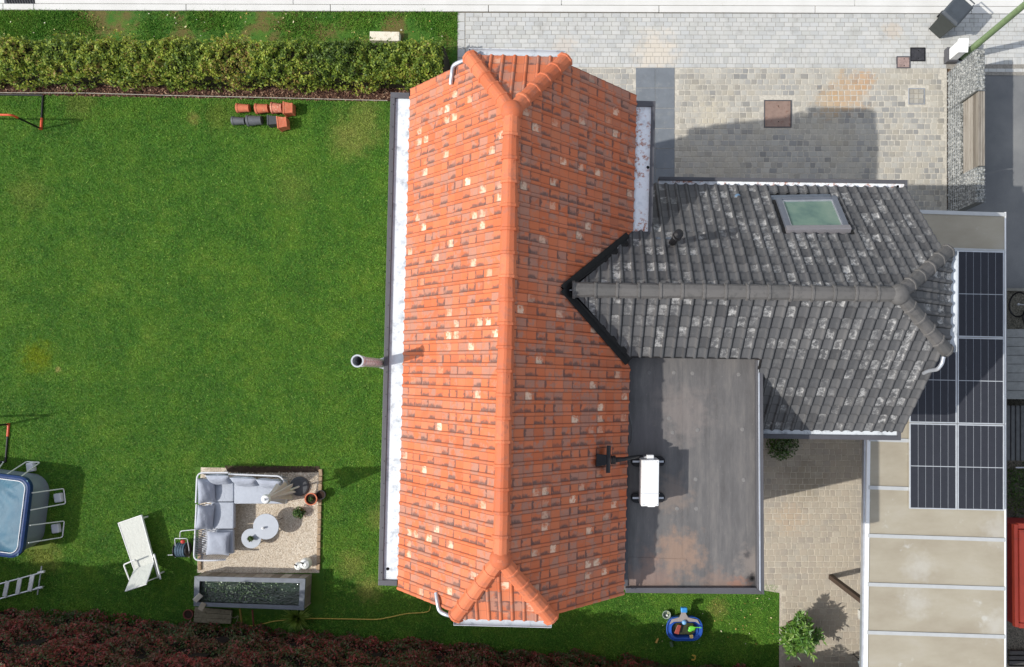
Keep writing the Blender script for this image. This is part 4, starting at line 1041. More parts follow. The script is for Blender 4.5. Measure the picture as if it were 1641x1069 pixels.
# clipped green hedge
GL = leaf_mat('hedge_leaf', [(.0,(.030,.060,.014)),(.25,(.07,.125,.022)),(.5,(.20,.29,.040)),(.68,(.40,.46,.062)),(.80,(.30,.25,.065)),(.92,(.36,.21,.08)),(1,(.55,.46,.18))], .5, .35, .35)
hb = P(330,105); hedge = thing('hedge', 'clipped yellow-green hedge between street verge and lawn', 'hedge', hb)
x0, x1 = P(-420,0).x, P(720,0).x
def hedge_box(name, parent, N, H, yc, half, x0, x1, m, size, asp, amp, seed, jit=.7, top=.45, colm=None, f=1.5, faces=('top','n','s')):
    per = N; u = rng.random(per); xs = x0+(x1-x0)*rng.random(per); side = rng.random(per)
    C = np.zeros((per,3)); Nn_ = np.zeros((per,3)); yb = yc(xs)
    dep = np.abs(rng.normal(0, .07, per))
    isT = side < top; isN = (~isT) & (rng.random(per) < .5); isS = ~(isT | isN)
    if 'n' not in faces: isS = isS | isN; isN[:] = False
    if 's' not in faces: isN = isN | isS; isS[:] = False
    H = H(xs) if callable(H) else H
    yy = rng.uniform(-half, half, per); zz = rng.uniform(.0, 1, per)*(H-.03)+.03
    bt = amp*fnoise(xs, yy, 3.2*f, seed)+amp*.7*fnoise(xs, yy, 9*f, seed+1)
    edge = 1-(np.abs(yy)/half)**6*.25
    C[isT] = np.column_stack([xs, yb+yy, H*edge+bt-dep])[isT]; Nn_[isT] = (0,0,1)
    bs = amp*fnoise(xs, zz, 3.2*f, seed+5)+amp*.7*fnoise(xs, zz, 9*f, seed+6)
    C[isN] = np.column_stack([xs, yb+half+bs-dep, zz])[isN]; Nn_[isN] = (0,.8,.5)
    C[isS] = np.column_stack([xs, yb-half-bs+dep, zz])[isS]; Nn_[isS] = (0,-.8,.5)
    V, Fc = leaves(C, Nn_, size, asp, jit)
    r = np.clip(.5+.24*fnoise(xs, C[:,1]+C[:,2], 1.6, seed+9)+rng.normal(0,.22,per), 0, .999)
    fastmesh(name, V, Fc, m, parent, np.repeat(r,4))
yc = lambda x: np.asarray(P(0,107).y - (x-P(0,0).x)*.012)
hedge_box('foliage', hedge, 60000, 1.12, lambda x: P(0,109).y-(x-x0)*.010, .47, x0, x1, GL, (.024,.046), 1.5, .10, 3, .85, .62)
core = MB()
for k in range(24):
    xa = x0+(x1-x0)*k/24; xb = x0+(x1-x0)*(k+1)/24; y = P(0,109).y-((xa+xb)/2-x0)*.010
    core.box(Vector(((xa+xb)/2, y, .48)), (xb-xa+.02, .74, .92))
part('branches', core, simple('hedge_twigs', (40,36,24), .95, var=.4, scale=14), hedge)
# tall red photinia hedge along the south side, seen on its shaded north face
PL = leaf_mat('photinia_leaf', [(.0,(.045,.095,.026)),(.30,(.080,.120,.036)),(.46,(.12,.085,.042)),(.60,(.19,.062,.045)),(.80,(.30,.052,.046)),(.94,(.50,.09,.078)),(1,(.50,.38,.22))], .40, .45, .2)
pb = P(560,1040); ph = thing('photinia_hedge', 'tall red-leaved photinia hedge along the shaded end of the lawn', 'hedge', pb)
xa, xb = P(-330,0).x, P(1460,0).x
ys = lambda x: P(0,972).y - (x-P(0,0).x)*.082
HPH = lambda x: 4.3-2.3*np.clip((x-P(560,0).x)/(P(1200,0).x-P(560,0).x),0,1)
hedge_box('foliage', ph, 190000, HPH, lambda x: ys(x)-.75, .75, xa, xb, PL, (.022,.050), 2.2, .13, 21, .85, .16, f=1.1, faces=('n',))
core = MB()
for k in range(30):
    a_ = xa+(xb-xa)*k/30; b_ = xa+(xb-xa)*(k+1)/30; y = ys((a_+b_)/2)
    hh_ = float(HPH((a_+b_)/2))-.3; core.box(Vector(((a_+b_)/2, y-.80, hh_/2)), (b_-a_+.02, 1.3, hh_))
part('branches', core, simple('photinia_twigs', (30,22,18), .95, var=.4, scale=14), ph)

# lawn blades: tiny triangles leaning every way
def blades(name, n, x0, x1, y0, y1, m, ok, hgt=(.025,.05), wid=(.008,.016), lean=.7):
    px = rng.uniform(x0,x1,n); py = rng.uniform(y0,y1,n); k = ok(px,py); px, py = px[k], py[k]; n = len(px)
    X = (px-NX)*S0; Y = -(py-NY)*S0; h = rng.uniform(*hgt,n); w = rng.uniform(*wid,n); a = rng.uniform(0,2*np.pi,n); l = rng.normal(0,lean,(n,2))
    z0 = np.zeros(n)
    A = np.stack([X-np.cos(a)*w, Y-np.sin(a)*w, z0],1); B = np.stack([X+np.cos(a)*w, Y+np.sin(a)*w, z0],1); T = np.stack([X+l[:,0]*h, Y+l[:,1]*h, h],1)
    V = np.stack([A,B,T],1).reshape(-1,3); r = np.repeat(rng.random(n),3)
    return fastmesh(name, V, np.arange(3*n).reshape(-1,3), m, None, r, 'stuff')
def lawn_ok(px, py):
    k = (py > 153+px*.017)
    k &= ~((px > 756) & (px < 972) & (py > 296) & (py < 834))
    k &= ~((px > 312) & (px < 519) & (py > 748) & (py < 985))
    k &= ~((px < 80) & (py > 760) & (py < 880))
    k &= py < 985+px*.082
    k &= ~((px > 985) & (py < 936)); k &= px < 1247
    k &= ~((px > 735) & (py < 200))
    return k
blades('grass', 1150000, -40, 1250, 150, 1069, M['blade'], lawn_ok, (.018,.040), (.005,.010), .75)
blades('verge_blades', 130000, -40, 734, 16, 100, M['vblade'], lambda px,py: (fnoise(px*S0, py*S0, 2.2, 77)+rng.normal(0,.35,len(px)) > .22-(px > 300)*.40+(py>48)*.35) & (py > 17+px*.004), (.025,.06), (.006,.014))
# loose dead leaves and petals
n = NT('fallen_leaf'); c = n.ramp(n.rnd(), [(0,lin((160,120,60))),(.5,lin((196,176,110))),(1,lin((226,224,206)))]); M['fallen'] = n.done(c,.8)
nf = 90; xx = np.concatenate([rng.uniform(1060,1240,40), rng.uniform(0,730,50)]); yy = np.concatenate([rng.uniform(955,1035,40), rng.uniform(22,62,50)])
W = np.array([P(x,y)[:2] for x,y in zip(xx,yy)]); V, Fc = scatter_quads(nf, W, np.full(nf,.045), (.008,.022), .3, 1.5)
fastmesh('fallen_leaves', V, Fc, M['fallen'], None, np.repeat(rng.random(nf),4), 'stuff')

# ------------------------------------------------------------------ garden things
def pillow(c, sx, sy, sz, T=None, puff=.5):
    mb = MB(); n = 12; T = T or Matrix.Identity(3); c = Vector(c); idx = {}
    for side in (1,-1):
        for i in range(n+1):
            for j in range(n+1):
                u, v = -1+2*i/n, -1+2*j/n
                t = max(0, (1-abs(u)**3.2))**puff*max(0, (1-abs(v)**3.2))**puff
                x = u*(1-.07*(1-v*v)*abs(u)**2); y = v*(1-.07*(1-u*u)*abs(v)**2)
                t *= 1+.06*math.sin(5*u+3*v+c.x*7)+.04*math.sin(9*v-4*u+c.y*5)
                p = T @ Vector((x*sx/2, y*sy/2, side*t*sz/2))+c
                idx[(side,i,j)] = len(mb.v); mb.v.append(tuple(p))
        for i in range(n):
            for j in range(n):
                f = (idx[(side,i,j)],idx[(side,i+1,j)],idx[(side,i+1,j+1)],idx[(side,i,j+1)]); mb.f.append(f if side>0 else f[::-1])
    return mb
def rot(rx=0, ry=0, rz=0): return Matrix.Rotation(rz,3,'Z') @ Matrix.Rotation(ry,3,'Y') @ Matrix.Rotation(rx,3,'X')
def arcpts(pts, r=.12, k=5):
    out = [Vector(pts[0])]
    for i in range(1, len(pts)-1):
        a, b, c = Vector(pts[i-1]), Vector(pts[i]), Vector(pts[i+1]); q = min(r, (a-b).length*.45, (c-b).length*.45)
        p0 = b+(a-b).normalized()*q; p1 = b+(c-b).normalized()*q
        out += [p0*(1-t)**2+b*2*t*(1-t)+p1*t*t for t in [j/k for j in range(k+1)]]
    return out+[Vector(pts[-1])]

# patio of pale gravel with brick edging
n = NT('pale_gravel'); c = n.ramp(n.voro(48, out='Color'), [(.1, lin((170,155,134))), (.45, lin((202,189,170))), (.9, lin((222,213,198)))])
c = n.mix(n.math('MULTIPLY', n.step(n.noise(1.6,5), .5, .7), .4), c, lin((196,176,150)))
for (x,y,r_,a) in ((500,770,.3,.5),(400,752,.55,.75),(345,752,.3,.3),(455,750,.5,.6)): c = n.mix(n.math('MULTIPLY', n.spot(x,y,r_,.7,.5), a), c, lin((92,80,66)))
n.bump(n.voro(48), .7, .02); M['gravel'] = n.done(c, .9, 0, .2)
pat = structure('patio', MB().sheet(pxpoly([(322,749),(516,752),(512,918),(316,918)], .007)), M['gravel'])
ng = 9000; bm = bmesh.new(); bmesh.ops.create_icosphere(bm, subdivisions=0+1, radius=1); bm.free()
ov = np.array([(1,0,0),(-1,0,0),(0,1,0),(0,-1,0),(0,0,1)]); of = np.array([(0,2,4),(2,1,4),(1,3,4),(3,0,4)])
px = rng.uniform(322,510,ng); py = rng.uniform(756,914,ng); s = rng.uniform(.008,.017,ng); a = rng.uniform(0,6.28,ng)
rotv = np.stack([ov[None,:,0]*np.cos(a)[:,None]-ov[None,:,1]*np.sin(a)[:,None], ov[None,:,0]*np.sin(a)[:,None]+ov[None,:,1]*np.cos(a)[:,None], np.repeat(ov[None,:,2],ng,0)],2)
V = rotv*s[:,None,None]*np.array([1,1,.7])*rng.uniform(.7,1.3,(ng,5,1))+np.stack([(px-NX)*S0, -(py-NY)*S0, np.full(ng,.008)],1)[:,None,:]
n = NT('pebble'); c = n.ramp(n.rnd(), [(0,lin((172,155,134))),(.5,lin((206,193,174))),(1,lin((230,223,210)))]); M['pebble'] = n.done(c,.85)
fastmesh('pebbles', V.reshape(-1,3), (of[None]+5*np.arange(ng)[:,None,None]).reshape(-1,3), M['pebble'], pat, np.repeat(rng.random(ng),5), 'stuff')
edgem = simple('edging_brick', (158,136,110), .85, var=.25, scale=9)
for k in range(14): part('edging_brick', MB().box(P(514.5-k*.3, 757+k*11.6)+Vector((0,0,.02)), (.09,.175,.08), random.uniform(-.06,.06)), edgem, pat, bevel=.008)
for k in range(4): part('edging_brick', MB().box(P(321, 882+k*9)+Vector((0,0,.02)), (.08,.14,.08), random.uniform(-.06,.06)), edgem, pat, bevel=.008)
structure('soil_strip', MB().sheet(pxpoly([(360,746),(512,747),(513,757),(366,758)], .012)), simple('dark_soil', (62,50,40), .95, var=.4, scale=14))

# corner sofa
sc_ = P(350,820); sofa = thing('corner_sofa', 'pale grey corner garden sofa with woven rope back and seat cushions', 'sofa', sc_)
HB = .66; tube = M['grey_tube']
fr = MB(); fr.tube(arcpts([P(314,806,HB),P(316,757.5,HB),P(366,757.5,HB)], .17), .022, 10)
fr.tube(arcpts([P(366,760,HB),P(450,763,HB),P(458,776,HB),P(458,806,HB*.9)], .15), .022, 10)
fr.tube(arcpts([P(315,808,HB),P(310.5,898,HB),P(340,898.5,HB),P(362,897,HB*.9)], .16), .022, 10)
part('back_frame', fr, tube, sofa, smooth=True)
fb = lambda x, y: P(920+(x-920)*(1-HB/HC), 612+(y-612)*(1-HB/HC))   # foot below a point of the top tube
rp = MB()
for k in range(30):
    y = 811+k*2.8; p = P(314-(y-808)*.035, y, HB); q = Vector((p.x+.12, p.y, .29)); rp.tube([p, q], .013, 4)
for k in range(16):
    x = 316+k*2.8; p = P(x, 898, HB); q = Vector((p.x+.03, p.y+.10, .29)); rp.tube([p, q], .013, 4)
for k in range(38):
    x = 322+k*3.5; p = P(x, 758+max(0,(x-366))*.055, HB); q = Vector((p.x+.02, p.y-.1, .29)); rp.tube([p, q], .013, 4)
for k in range(13):
    y = 768+k*3; p = P(315, y, HB); q = Vector((p.x+.12, p.y, .29)); rp.tube([p, q], .013, 4)
for k in range(11):
    p = P(338, 851+k*3.4, .28); part('seat_slat', MB().box(p, (.46,.035,.02)), tube, sofa)
part('rope_weave', rp, simple('grey_rope', (150,152,160), .8, var=.15), sofa, kind='stuff')
HS = .29
def seatbox(name, x0, y0, x1, y1, z0, z1, m, bev=.03, smooth=True):
    q = [P(x0,y0,z1),P(x1,y0,z1),P(x1,y1,z1),P(x0,y1,z1)]
    return part(name, MB().prism([(p.x,p.y) for p in q][::-1], z0, z1), m, sofa, smooth=smooth, bevel=bev, segs=3)
seatbox('seat_frame', 331, 768, 458, 806, .20, .27, tube, .01); seatbox('seat_frame', 329, 808, 373, 884, .20, .27, tube, .01)
seatbox('seat_cushion', 341, 772, 374.2, 804, .272, .43, M['cushion']); seatbox('seat_cushion', 374.8, 770, 458.5, 807.5, .272, .43, M['cushion'])
seatbox('seat_cushion', 338, 805, 374.5, 847.5, .272, .43, M['cushion']); seatbox('seat_cushion', 346, 849, 373.5, 887.5, .272, .40, M['cushion'])
for (x,y) in ((333,772),(456,772),(456,804),(333,880),(371,880),(371,810)):
    p = P(x,y,.2); part('leg', MB().box(Vector((p.x,p.y,.105)), (.04,.04,.19)), tube, sofa)
for (x, y, w, tz, tx) in ((352,768,.62,0,1.0),(393,771.5,.70,-.04,1.05),(433,775,.66,-.08,1.05)):
    part('back_pillow', pillow(P(x,y,.60), w, .42, .20, rot(tx,0,tz), .55), M['cushion2'], sofa, smooth=True)
for (x, y, w, tz) in ((331,786,.66,.04),(329,829,.66,-.10)):
    part('back_pillow', pillow(P(x,y,.60), w, .44, .2, rot(0,0,R(90)+tz) @ rot(.75), .55), M['cushion2'], sofa, smooth=True)
part('throw_pillow', pillow(P(349.5,871,.53), .58, .62, .17, rot(.04,.1,-.06), .5), M['cushion2'], sofa, smooth=True)

# folded parasol
pb0 = P(481,779); par = thing('parasol', 'closed taupe garden parasol with white cap on round dark base', 'parasol', pb0)
part('base', MB().lathe((pb0.x,pb0.y), [(.26,.0),(.26,.06),(.22,.09),(.05,.10)], 28), simple('granite_base', (74,76,80), .6), par, bevel=.006)
part('pole', MB().cyl(pb0, .024, .1, 2.36, 14), M['white_metal'], par, smooth=True)
mb = MB(); rings = []
nn = 40
for k in range(12):
    t = k/11; z = 2.34-1.22*t; r = .045+.17*t**1.15
    rings.append([(pb0.x+(r*(1+.34*t*math.cos(8*a)+.1*math.sin(3*a)))*math.cos(a), pb0.y+(r*(1+.34*t*math.cos(8*a)+.1*math.sin(3*a)))*math.sin(a), z+ (.05*t*math.sin(4*a))) for a in np.linspace(0,2*math.pi,nn,endpoint=False)])
mb.loft(rings); part('canopy', mb, M['parasol'], par, smooth=True)
part('cap', MB().lathe((pb0.x,pb0.y), [(.11,2.30),(.115,2.33),(.09,2.39),(.03,2.42)], 20), M['white_metal'], par, smooth=True)
part('finial', MB().cyl(pb0, .03, 2.42, 2.46, 12, .02), M['galv'], par)

# coffee tables and what stands on them
def table(x, y, r, h, label):
    c = P(x,y,h); t = thing('coffee_table', label, 'coffee table', Vector((c.x,c.y,0)))
    part('tabletop', MB().cyl(c, r, h-.03, h, 40), M['table'], t, bevel=.006)
    for k in range(3):
        a = k*2.094+.5; part('leg', MB().tube([(c.x+r*.45*math.cos(a),c.y+r*.45*math.sin(a),h-.03),(c.x+r*.95*math.cos(a),c.y+r*.95*math.sin(a),.01)], [.02,.014], 8), M['wood'], t)
    return c
c1 = table(426,844,.335,.47,'larger round pale grey coffee table with a candle on it'); c2 = table(402.5,863,.26,.36,'smaller lower round coffee table with a potted succulent on it')
cd = thing('candle', 'small white candle standing on the larger coffee table', 'candle', P(422,846,.472))
cl_ = P(422,846,.48); part('wax', MB().cyl(cl_, .028, .472, .56, 14), M['white_metal'], cd, smooth=True); part('wick', MB().cyl(cl_, .004, .561, .575, 6), M['black'], cd)
def leafy(name, parent, c, n, r, h, m, size, asp, up=.3, squash=.7):
    d = rng.normal(0,1,(n,3)); d /= np.linalg.norm(d,axis=1)[:,None]; d[:,2] = np.abs(d[:,2])*squash
    rr = rng.uniform(.25,1,n)[:,None]**.6; C = np.array(c)+d*rr*np.array([r,r,h])
    N_ = d+np.array([0,0,up]); V, Fc = leaves(C, N_, size, asp, .6)
    return fastmesh(name, V, Fc, m, parent, np.repeat(rng.random(n),4))
GP = leaf_mat('plant_leaf', [(0,(.02,.05,.012)),(.4,(.05,.11,.02)),(.75,(.09,.17,.035)),(1,(.16,.24,.06))], .4, .5, .25)
terra = simple('terracotta', (196,110,80), .75, var=.12, scale=9, dirt=(206,150,118))
soil = simple('potting_soil', (52,38,30), .95)
def pot(x, y, r, h, label, m, plant=None, name='plant_pot', cat='plant pot', z0=0.0):
    c = P(x,y,h+z0); t = thing(name, label, cat, Vector((c.x,c.y,z0)))
    part('pot', MB().lathe((c.x,c.y), [(r*.7,z0),(r*.93,z0+h*.8),(r*1.02,z0+h*.81),(r*1.04,z0+h),(r*.88,z0+h),(r*.84,z0+h*.7)], 24), m, t, smooth=True)
    part('soil', MB().cyl(c, r*.84, z0+h*.7, z0+h*.78, 18), soil, t)
    if plant: leafy('foliage', t, (c.x,c.y,z0+h*.8), *plant)
    return t
pot(401,863.5,.065,.11,'tiny potted succulent on the smaller coffee table', simple('dark_clay',(96,70,56),.8), (120,.085,.12,GP,(.015,.03),2), 'succulent', 'potted plant', .362)
pot(498,800,.16,.26,'round terracotta pot with bare soil beside the parasol base', terra, (40,.08,.12,GP,(.02,.04),2.2))
pot(514,793,.12,.2,'small black plastic pot behind the round terracotta pot', M['black'])
pot(479,822,.10,.16,'low green leafy potted plant on the gravel between tables and terracotta pot', terra, (260,.17,.24,GP,(.025,.05),2.2), 'leafy_plant', 'potted plant')
wg = simple('white_glaze', (228,230,226), .3, var=.04)
for x, y, r, h, lb in ((490,903,.15,.36,'larger of the two white glazed pots at the patio corner'),(478.5,907,.11,.24,'smaller of the two white glazed pots at the patio corner')):
    c = P(x,y,h*.6); t = thing('white_pot', lb, 'pot', Vector((c.x,c.y,0)))
    part('body', MB().lathe((c.x,c.y), [(r*.6,0),(r*.95,h*.35),(r*1.02,h*.6),(r*.8,h*.88),(r*.42,h*.98),(r*.36,h),(r*.3,h*.95)], 28), wg, t, smooth=True)
    part('twig', MB().tube([(c.x-.02,c.y+.02,h*.9),(c.x-.06,c.y+.07,h*1.2)], .02, 6), soil, t)

# pots lying in two rows on the lawn
gpl = simple('grey_plastic_pot', (92,94,98), .5, var=.1, dirt=(110,112,114)); gpl2 = simple('dark_grey_pot', (72,74,76), .6, var=.15)
def lying(x, y, L, r, ang, m, label, square=False):
    """L, r in metres; mouth towards +ang"""
    ang += random.uniform(-.09,.09); c = P(x+random.uniform(-.8,.8),y+random.uniform(-.8,.8),r); d = Vector((math.cos(ang),math.sin(ang),0)); t = thing('plant_pot', label, 'plant pot', Vector((c.x,c.y,0)), 'empty pots lying in two rows on the lawn by the hedge')
    s = Vector((-d.y,d.x,0)); up = Vector((0,0,1)); k = 4 if square else 20
    def ring(q, rr):
        if square: return [c+d*q+(s*a+up*b)*rr for a,b in ((-.95,-.95),(.95,-.95),(.95,.95),(-.95,.95))]
        return [c+d*q+(s*math.cos(2*math.pi*i/k)+up*math.sin(2*math.pi*i/k))*rr for i in range(k)]
    L *= .88
    part('pot', MB().loft([ring(-L/2,r*.74),ring(L*.34,r*.93),ring(L*.35,r),ring(L/2,r),ring(L/2,r*.88),ring(L*.1,r*.80),ring(-L*.4,r*.68)]), m, t, smooth=not square, bevel=.022 if square else 0)
    for q, nm in ((-L/2-.004,'base_rim'),): part(nm, MB().loft([ring(q-.012,r*.78),ring(q+.03,r*.8)]), m, t, smooth=not square)
    part('dark_inside', MB().loft([ring(-L*.395,r*.66),ring(-L*.39,r*.66)]), M['hole'], t)
w0 = R(180)
lying(389,174,.36,.125,w0,terra,'leftmost terracotta pot of the back row, lying on its side')
lying(419,174,.36,.14,w0,terra,'second terracotta pot from the left, lying on its side in the back row')
lying(444.5,173,.30,.155,w0,simple('stained_terracotta',(196,120,96),.7,var=.25,scale=12,dirt=(236,206,176)),'terracotta pot with pale stains, lying in the back row',False)
lying(463,175,.26,.17,w0+.06,terra,'rightmost terracotta pot of the back row with a wide rim',True)
lying(382,193.5,.36,.115,w0,gpl,'leftmost grey plastic pot, smallest and palest of the front row')
lying(408,193.5,.42,.145,w0,gpl,'long grey plastic pot in the middle of the front row')
lying(437,194,.26,.14,w0-.05,gpl2,'square dark grey pot next to the small terracotta one in front',True)
lying(453.5,199,.26,.17,w0+.08,terra,'single terracotta pot at the right end of the grey front row',True)

# hose reel on wheels
hr = P(296,876); reel = thing('hose_reel', 'hose reel trolley with dark hose and white tube frame beside the sofa', 'hose reel', hr)
mb = MB()
mb.tube(arcpts([P(280,864,.55),P(281,863,.9),P(300,863,.9),P(303,880,.5),P(303,893,.05)], .06), .011, 8)
mb.tube(arcpts([P(280,864,.55),P(282,885,.3),P(281,893,.05)], .06), .011, 8); mb.tube(arcpts([P(288,864,.62),P(289,851,.8),P(312,849,.8)], .06), .011, 8)
mb.tube([P(269,889.5,.12),P(292,889,.15)], .009, 6)
part('frame', mb, M['grey_tube'], reel, smooth=True)
cc = P(292,881,.3)
part('drum', MB().tube([cc-Vector((.13,0,0)),cc+Vector((.13,0,0))], .13, 20), M['black'], reel)
hz = MB()
for k in range(8): 
    hz.tube([cc+Vector((-.11+k*.031, (.17+.01*(k%2))*math.cos(t), (.17+.01*(k%2))*math.sin(t))) for t in np.linspace(0,2*math.pi,18,endpoint=False)], .015, 6, True)
part('hose', hz, simple('blue_grey_hose', (92,112,128), .4, var=.2), reel, smooth=True)
for s in (-1,1): part('side_disc', MB().tube([cc+Vector((s*.15,0,0)),cc+Vector((s*.17,0,0))], .19, 20), M['black'], reel)
part('red_nozzle', MB().ico(P(293,868,.62), .06, 2, (1,.9,.8)), simple('red_plastic', (190,62,56), .4), reel, smooth=True)

# raised pond
HPd = .56
pcx = P(402,950); pond = thing('raised_pond', 'raised garden pond with grey rim, planked sides and dark rippled water', 'pond', pcx)
o4 = [(311.5,923.5),(489.5,927.5),(487,978),(310,971.5)]; i4 = [(320,931.5),(480.5,934.5),(478.5,971),(318,965.5)]
oP = [P(x,y,HPd) for x,y in o4]; iP = [P(x,y,HPd) for x,y in i4]
rim_m = simple('grey_rim', (106,112,120), .45, .1, var=.15, scale=5)
for k in range(4):
    j = (k+1)%4; q = [oP[k],oP[j],iP[j],iP[k]]
    q = [oP[k]+(oP[j]-oP[k])*.0006,oP[j]-(oP[j]-oP[k])*.0006,iP[j],iP[k]]
    part('rim', MB().loft([[p-Vector((0,0,.04)) for p in q][::-1],q[::-1]]), rim_m, pond, bevel=.004)
for k in range(4):
    j = (k+1)%4; a, b = oP[k], oP[j]; L = (b-a).length; nb = max(2,int(L/.24)); inward = ((iP[k]+iP[j])/2-(a+b)/2).normalized()
    for i in range(nb):
        p, q = a+(b-a)*(i/nb)+inward*.02, a+(b-a)*((i+1)/nb-.006)+inward*.02; r_ = [p,q,q+inward*.03,p+inward*.03]
        part('side_plank', MB().loft([[Vector((v.x,v.y,0)) for v in r_],[Vector((v.x,v.y,HPd-.042)) for v in r_]]), M['wood'], pond)
n = NT('pond_water'); c = n.ramp(n.noise(3.5,5,.6), [(.3,(.006,.014,.008)),(.6,(.014,.034,.016)),(.8,(.035,.060,.034))]); w1 = n.noise(13,4,.65,None,1.4); n.bump(n.math('ADD', w1, n.math('MULTIPLY', n.voro(22), .5)),.55,.05); M['water'] = n.done(c,.04,0,.9)
nx_, ny_ = 90, 26; mb = MB()
for j in range(ny_+1):
    for i in range(nx_+1):
        p = bil(iP, i/nx_, j/ny_); d = math.hypot(p.x-P(405,0).x, p.y-P(0,950).y)
        z = HPd-.09+.010*math.sin(d*55)*math.exp(-d*1.9)+.004*math.sin(p.x*37+p.y*21)+.003*math.sin(p.x*71-p.y*53)
        mb.v.append((p.x,p.y,z))
for j in range(ny_):
    for i in range(nx_): k = j*(nx_+1)+i; mb.f.append((k,k+1,k+nx_+2,k+nx_+1))
part('water', mb, M['water'], pond, smooth=True)
ib = [Vector((p.x,p.y,0)) for p in iP]; part('liner', MB().loft([[p+Vector((0,0,.02)) for p in ib],[p+Vector((0,0,.2)) for p in ib]]), M['hole'], pond)
DW = leaf_mat('duckweed', [(0,(.05,.10,.04)),(.5,(.12,.2,.08)),(.85,(.3,.36,.26)),(1,(.6,.62,.56))], .5,.4,.1)
nd = 260; uu = np.clip(rng.normal(.42,.2,nd),.05,.97); vv = np.clip(rng.normal(.45,.26,nd),.06,.95); W = np.array([bil(iP,u,v)[:2] for u,v in zip(uu,vv)])
V, Fc = scatter_quads(nd, W, np.full(nd,HPd-.074), (.006,.02), .1, 1.3); fastmesh('floating_weed', V, Fc, DW, pond, np.repeat(rng.random(nd),4), 'stuff')
# boards, pot and poles around the pond
q = [P(312,973,.16),P(372,978,.16),P(369.5,1000,.16),P(310,998,.16)]
bdt = thing('board_step', 'worn wooden board step behind the raised pond', 'step', (q[0]+q[2])/2*Vector((1,1,0)) if False else Vector(((q[0].x+q[2].x)/2,(q[0].y+q[2].y)/2,0)))
for k in range(3): part('plank', slab(MB(), q, 0,1,k/3+.006,(k+1)/3-.006,-.05,0,Vector((0,0,1))), M['plank'], bdt, bevel=.006)
for u in (.12,.88): 
    p = bil(q,u,.5); part('support', MB().box(Vector((p.x,p.y,.052)), (.08,.34,.104)), M['plank'], bdt)
pot(301,985,.13,.16,'dull red pot with a grey saucer behind the pond corner', simple('dull_red_pot',(120,64,56),.7), None)
ck = thing('stone_lantern', 'small broken stone ornament perched on the pond corner', 'ornament', P(318,962,HPd))
part('slab', MB().box(P(317,958,HPd+.05), (.22,.13,.06), .9, rot(.25,.2,.8)), simple('pale_stone',(176,172,160),.85), ck, bevel=.01)
part('block', MB().box(P(324,972,HPd+.03), (.14,.2,.06), -.4, rot(-.2,.15,-.5)), simple('tan_stone',(140,132,116),.85), ck, bevel=.01)
for pts, lab, cc in (([(384.5,976),(388,1001)],'mustard coloured pole lying behind the pond',(150,128,66)),([(404.5,978),(406.5,1003)],'dull red pole lying behind the pond',(126,74,62))):
    a, b = P(*pts[0],.35), P(*pts[1],.08); t = single('garden_pole', MB().tube([a,b], .024, 8), simple('pole_paint',cc,.6), lab, 'pole', smooth=True)
hs = [(690,971),(688,980),(676,982),(652,983),(630,988),(606,993),(585,992.5),(555,992),(530,991.5),(505,991),(470,993),(440,995),(425,999),(405,1003),(388,1003),(372,1010),(365,1018)]
single('garden_hose', MB().tube(arcpts([P(x,y,.03) for x,y in hs], .2, 3), .013, 6), simple('yellow_hose',(196,170,84),.5), 'thin yellow garden hose trailing over the shaded lawn to the pond', 'hose', smooth=True)
single('looped_cable', MB().tube(arcpts([P(370,978,.2),P(369,988,.2),P(376,991,.1),P(383,985,.2),P(378,1000,.1),P(368,1012,.05)], .15,3), .009, 6), simple('pale_cable',(140,134,110),.6), 'pale looped cable dangling behind the pond boards', 'cable', smooth=True)
# ornamental grass tuft
gt = P(479,988); tuft = thing('ornamental_grass', 'bright green ornamental grass tuft by the pond corner', 'plant', gt)
def sprays(name, c, n, L, m, parent, w=.008, lean=1.0, droop=.45):
    V = []; Fc = []
    for k in range(n):
        a = random.uniform(0,2*math.pi); l = L*random.uniform(.6,1.1); e = random.uniform(.15,lean); d = Vector((math.cos(a),math.sin(a),0)); s = Vector((-d.y,d.x,0))*w; o = len(V)
        pts = [Vector(c)+d*(l*e*t)+Vector((0,0,l*(t*(1.1-.5*e)-droop*e*t*t))) for t in (0,.35,.7,1)]
        for p, q in zip(pts,(1,1,.7,.1)): V += [p-s*q, p+s*q]
        for i in range(3): Fc.append((o+2*i,o+2*i+1,o+2*i+3,o+2*i+2))
    return fastmesh(name, np.array([tuple(v) for v in V]), np.array(Fc), m, parent, np.repeat(rng.random(n),8))
TG = leaf_mat('tuft_blade', [(0,(.10,.18,.025)),(.6,(.22,.34,.05)),(1,(.40,.48,.14))], .5,.4,.3)
sprays('blades', (gt.x,gt.y,.06), 260, .5, TG, tuft, .016)
part('root_clump', MB().ico((gt.x,gt.y,.02), .035, 1, (1,1,.6)), soil, tuft)

# sun lounger
lg = P(222,880); lng = thing('sun_lounger', 'pale sun lounger with raised backrest on the lawn', 'sun lounger', lg)
HL = .34; qb = [P(190,838.5,HL),P(226.5,826,HL),P(247,902,HL),P(215.5,914,HL)]
part('bed', slab(MB(), qb, .02,.98,0,1,-.02,.012,Vector((0,0,1))), M['lounger'], lng, bevel=.006)
for (u0,u1) in ((-.02,.018),(.982,1.02)): part('side_rail', slab(MB(), qb, u0,u1,-.01,1.32,-.05,.02,Vector((0,0,1))), M['white_metal'], lng, bevel=.006)
part('end_rail', slab(MB(), qb, .0185,.9815,-.012,.0,-.05,.02,Vector((0,0,1))), M['white_metal'], lng)
qk = [P(216,912,HL+.02),P(246.5,901,HL+.02),P(234,936.5,.92),P(201,947.5,.92)]
nk = (qk[1]-qk[0]).cross(qk[3]-qk[0]).normalized(); nk = nk if nk.z > 0 else -nk
